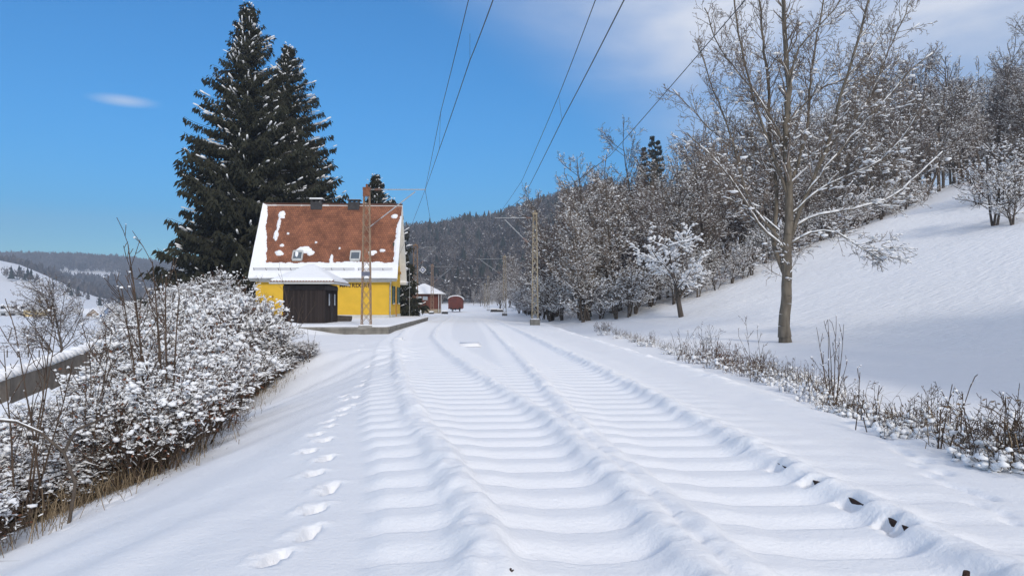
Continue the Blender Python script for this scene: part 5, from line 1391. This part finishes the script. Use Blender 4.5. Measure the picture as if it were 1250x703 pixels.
def gen_left(rng, n):
    Y = 1000 + 1080 * rng.rand(n * 3); s = -.80 + .62 * rng.rand(n * 3); X = s * Y
    clear = (s > -.55) & (s < -.47) & (Y > 1480) & (Y < 1590)
    keep = ~clear; return np.stack([X, Y], -1)[keep][:n]
far_wood('distant_forest', 17000, gen_left, 17, 6, .0, 'bluish forest covering the distant hill on the left', 9, .01, .24)
def gen_meadow(rng, n):
    out = []
    for (s0, s1, y0, y1, c) in ((-.62, -.575, 640, 690, 26), (-.56, -.51, 640, 680, 18), (-.50, -.46, 540, 600, 20), (-.56, -.53, 800, 850, 14), (-.47, -.40, 430, 560, 60), (-.44, -.33, 600, 900, 160)):
        s = s0 + (s1 - s0) * rng.rand(c); y = y0 + (y1 - y0) * rng.rand(c); out.append(np.stack([s * y, y], -1))
    return np.concatenate(out)
far_wood('valley_copse', 1, gen_meadow, 8, 7, .15, 'bare copses scattered over the snowy meadow hill on the left', 30, .2)
# conifers standing above the wood on the right, individual
for (px, py, Y, H) in ((796, 160, 150, 20), (803, 164, 152, 17), (786, 172, 155, 15)):
    a = at(px, py + 6, Y); z = bz(a.x, Y)
    spruce('spruce_tree', a.z - z, (a.z - z) * .13, int(px), 'small spruce top poking above the bare wood, %s' % {796: 'tallest of its group', 803: 'to the right in its group', 786: 'to the left in its group'}[px], (a.x, Y, z), nw=20, snow=.3)
# lattice tower on the hill
a = at(598, 258, 690); z = bz(a.x, 690); b = MB()
for sx in (-1, 1):
    for sy in (-1, 1): b.bar((sx * 1.6, sy * 1.6, 0), (sx * .5, sy * .5, a.z - z), .35)
for i in range(10):
    h = (a.z - z); b.bar((-1.6 + .11 * i, -1.6 + .11 * i, h * i / 10), (1.5 - .11 * i, -1.5 + .11 * i, h * (i + 1) / 10), .25); b.bar((1.6 - .11 * i, -1.6 + .11 * i, h * i / 10), (-1.5 + .11 * i, -1.5 + .11 * i, h * (i + 1) / 10), .25)
t = b.build('radio_tower', M['steel']); t.location = (a.x, 690, z); tag(t, 'thin grey radio tower on top of the forested hill', 'tower')

# ------------------------------------------------------------------ trees off to the right whose shade lies on the field
_el, _az = R(27), R(18); st0 = None
for k, (x, y) in enumerate([(8.5, 27), (10, 30), (11.8, 32.5), (13.8, 34.5), (16, 35.7), (18.2, 35.6), (20.2, 34.2), (22, 32.4), (24, 30.5), (26, 28.5), (28, 27), (30.5, 25.5)]):
    h = 12.5 + 1.2 * math.sin(k * 2.3); x += h / math.tan(_el) * math.sin(_az); y -= h / math.tan(_el) * math.cos(_az); z = bz(x, y)
    if st0 is None: st0 = spruce('spruce_tree', 13.5, 2.9, 70, 'spruce beside the field, out of the picture to the right', (x, y, z - .3), 'spruces beside the field', nw=26, dens=.7, snow=.3); continue
    copy_tree(st0, (x, y, z - .3), k * 1.3, max(8, h - z * .5) / 13.5)

# ------------------------------------------------------------------ haze
def haze():
    b = MB(); b.box(-2400, 2400, -300, 2900, -60, 330)
    o = b.build('haze', None); m = bpy.data.materials.new('haze'); m.use_nodes = True; nt = m.node_tree; nt.nodes.remove(nt.nodes['Principled BSDF'])
    v = nt.nodes.new('ShaderNodeVolumePrincipled'); v.inputs['Color'].default_value = (.68, .80, 1.0, 1); v.inputs['Density'].default_value = HAZE; v.inputs['Anisotropy'].default_value = 0
    nt.links.new(v.outputs[0], nt.nodes['Material Output'].inputs['Volume']); o.data.materials.clear(); o.data.materials.append(m)
    tag(o, 'thin bluish winter haze over the whole valley', 'haze', kind='stuff'); o.display_type = 'WIRE'
HAZE = .0004
haze()

# ------------------------------------------------------------------ light
SUN_EL, SUN_AZ = R(27), R(18)      # azimuth measured from straight behind the camera towards its right
to_sun = Vector((math.sin(SUN_AZ) * math.cos(SUN_EL), -math.cos(SUN_AZ) * math.cos(SUN_EL), math.sin(SUN_EL)))
sd = bpy.data.lights.new('sun', 'SUN'); sd.energy = 2.3; sd.angle = R(8); sd.color = (1.0, .93, .82)
so = bpy.data.objects.new('sun', sd); C.objects.link(so); so.rotation_euler = to_sun.to_track_quat('Z', 'Y').to_euler()
w = bpy.data.worlds.new('World'); SC.world = w; w.use_nodes = True; nt = w.node_tree
bg = nt.nodes['Background']; bg.inputs['Strength'].default_value = .14
sky = nt.nodes.new('ShaderNodeTexSky'); sky.sky_type = 'NISHITA'; sky.sun_disc = False; sky.sun_elevation = SUN_EL; sky.sun_rotation = math.pi - SUN_AZ
sky.air_density = 1.0; sky.dust_density = .6; sky.ozone_density = 2.2; sky.altitude = 500
hs = nt.nodes.new('ShaderNodeHueSaturation'); hs.inputs['Saturation'].default_value = 1.55; hs.inputs['Value'].default_value = 1.0
tint = nt.nodes.new('ShaderNodeMixRGB'); tint.blend_type = 'MULTIPLY'; tint.inputs[0].default_value = 1; tint.inputs[2].default_value = (.72, .92, 1.08, 1)
nt.links.new(sky.outputs[0], tint.inputs[1]); nt.links.new(tint.outputs[0], hs.inputs['Color'])
# thin high cloud, upper right; extended unseen overhead and behind to whiten ambient light
tc = nt.nodes.new('ShaderNodeTexCoord')
cd = Vector((.57, -.31, .76)).normalized()
dp = nt.nodes.new('ShaderNodeVectorMath'); dp.operation = 'DOT_PRODUCT'; nt.links.new(tc.outputs['Generated'], dp.inputs[0]); dp.inputs[1].default_value = cd
mr = nt.nodes.new('ShaderNodeMapRange'); mr.interpolation_type = 'SMOOTHSTEP'; mr.inputs['From Min'].default_value = -.06; mr.inputs['From Max'].default_value = .16
nt.links.new(dp.outputs['Value'], mr.inputs['Value'])
mp = nt.nodes.new('ShaderNodeMapping'); mp.inputs['Scale'].default_value = (2.2, 2.2, 7.0); mp.inputs['Rotation'].default_value = (R(8), R(24), R(10)); nt.links.new(tc.outputs['Generated'], mp.inputs[0])
cn = nt.nodes.new('ShaderNodeTexNoise'); cn.inputs['Scale'].default_value = 1.6; cn.inputs['Detail'].default_value = 8; cn.inputs['Roughness'].default_value = .52; cn.inputs['Distortion'].default_value = .35; nt.links.new(mp.outputs[0], cn.inputs['Vector'])
r2 = nt.nodes.new('ShaderNodeMapRange'); r2.interpolation_type = 'SMOOTHSTEP'; r2.inputs['From Min'].default_value = .30; r2.inputs['From Max'].default_value = .72; nt.links.new(cn.outputs['Fac'], r2.inputs['Value'])
ad = nt.nodes.new('ShaderNodeMath'); ad.operation = 'MULTIPLY_ADD'; nt.links.new(r2.outputs[0], ad.inputs[0]); ad.inputs[1].default_value = .60; ad.inputs[2].default_value = .40
mu = nt.nodes.new('ShaderNodeMath'); mu.operation = 'MULTIPLY'; nt.links.new(mr.outputs[0], mu.inputs[0]); nt.links.new(ad.outputs[0], mu.inputs[1])
# one small streak at the left
sd_ = ray(150, 123).normalized(); sx_ = nt.nodes.new('ShaderNodeVectorMath'); sx_.operation = 'SUBTRACT'; nt.links.new(tc.outputs['Generated'], sx_.inputs[0]); sx_.inputs[1].default_value = sd_
sv = nt.nodes.new('ShaderNodeVectorMath'); sv.operation = 'MULTIPLY'; sv.inputs[1].default_value = (22, 22, 110); nt.links.new(sx_.outputs[0], sv.inputs[0])
nv = nt.nodes.new('ShaderNodeVectorMath'); nv.operation = 'LENGTH'; nt.links.new(sv.outputs[0], nv.inputs[0])
r3 = nt.nodes.new('ShaderNodeMapRange'); r3.interpolation_type = 'SMOOTHSTEP'; r3.inputs['From Min'].default_value = 1.0; r3.inputs['From Max'].default_value = 0; r3.inputs['To Max'].default_value = .7; nt.links.new(nv.outputs['Value'], r3.inputs['Value'])
m3 = nt.nodes.new('ShaderNodeMath'); m3.operation = 'MULTIPLY'; nt.links.new(r3.outputs[0], m3.inputs[0]); nt.links.new(ad.outputs[0], m3.inputs[1])
mxx = nt.nodes.new('ShaderNodeMath'); mxx.operation = 'MAXIMUM'; nt.links.new(mu.outputs[0], mxx.inputs[0]); nt.links.new(m3.outputs[0], mxx.inputs[1])
mc = nt.nodes.new('ShaderNodeMixRGB'); nt.links.new(mxx.outputs[0], mc.inputs[0]); nt.links.new(hs.outputs[0], mc.inputs[1]); mc.inputs[2].default_value = (6.6, 6.8, 7.4, 1)
nt.links.new(mc.outputs[0], bg.inputs['Color'])

SC.view_settings.view_transform = 'Standard'; SC.view_settings.look = 'None'; SC.view_settings.exposure = .0; SC.view_settings.gamma = 1
SC.render.resolution_x = 1024; SC.render.resolution_y = 575
SC.cycles.max_bounces = 5; SC.cycles.diffuse_bounces = 3; SC.cycles.glossy_bounces = 2; SC.cycles.volume_bounces = 0; SC.cycles.transmission_bounces = 2
SC.cycles.use_adaptive_sampling = True; SC.cycles.use_denoising = True
SC.cycles.sample_clamp_indirect = 4
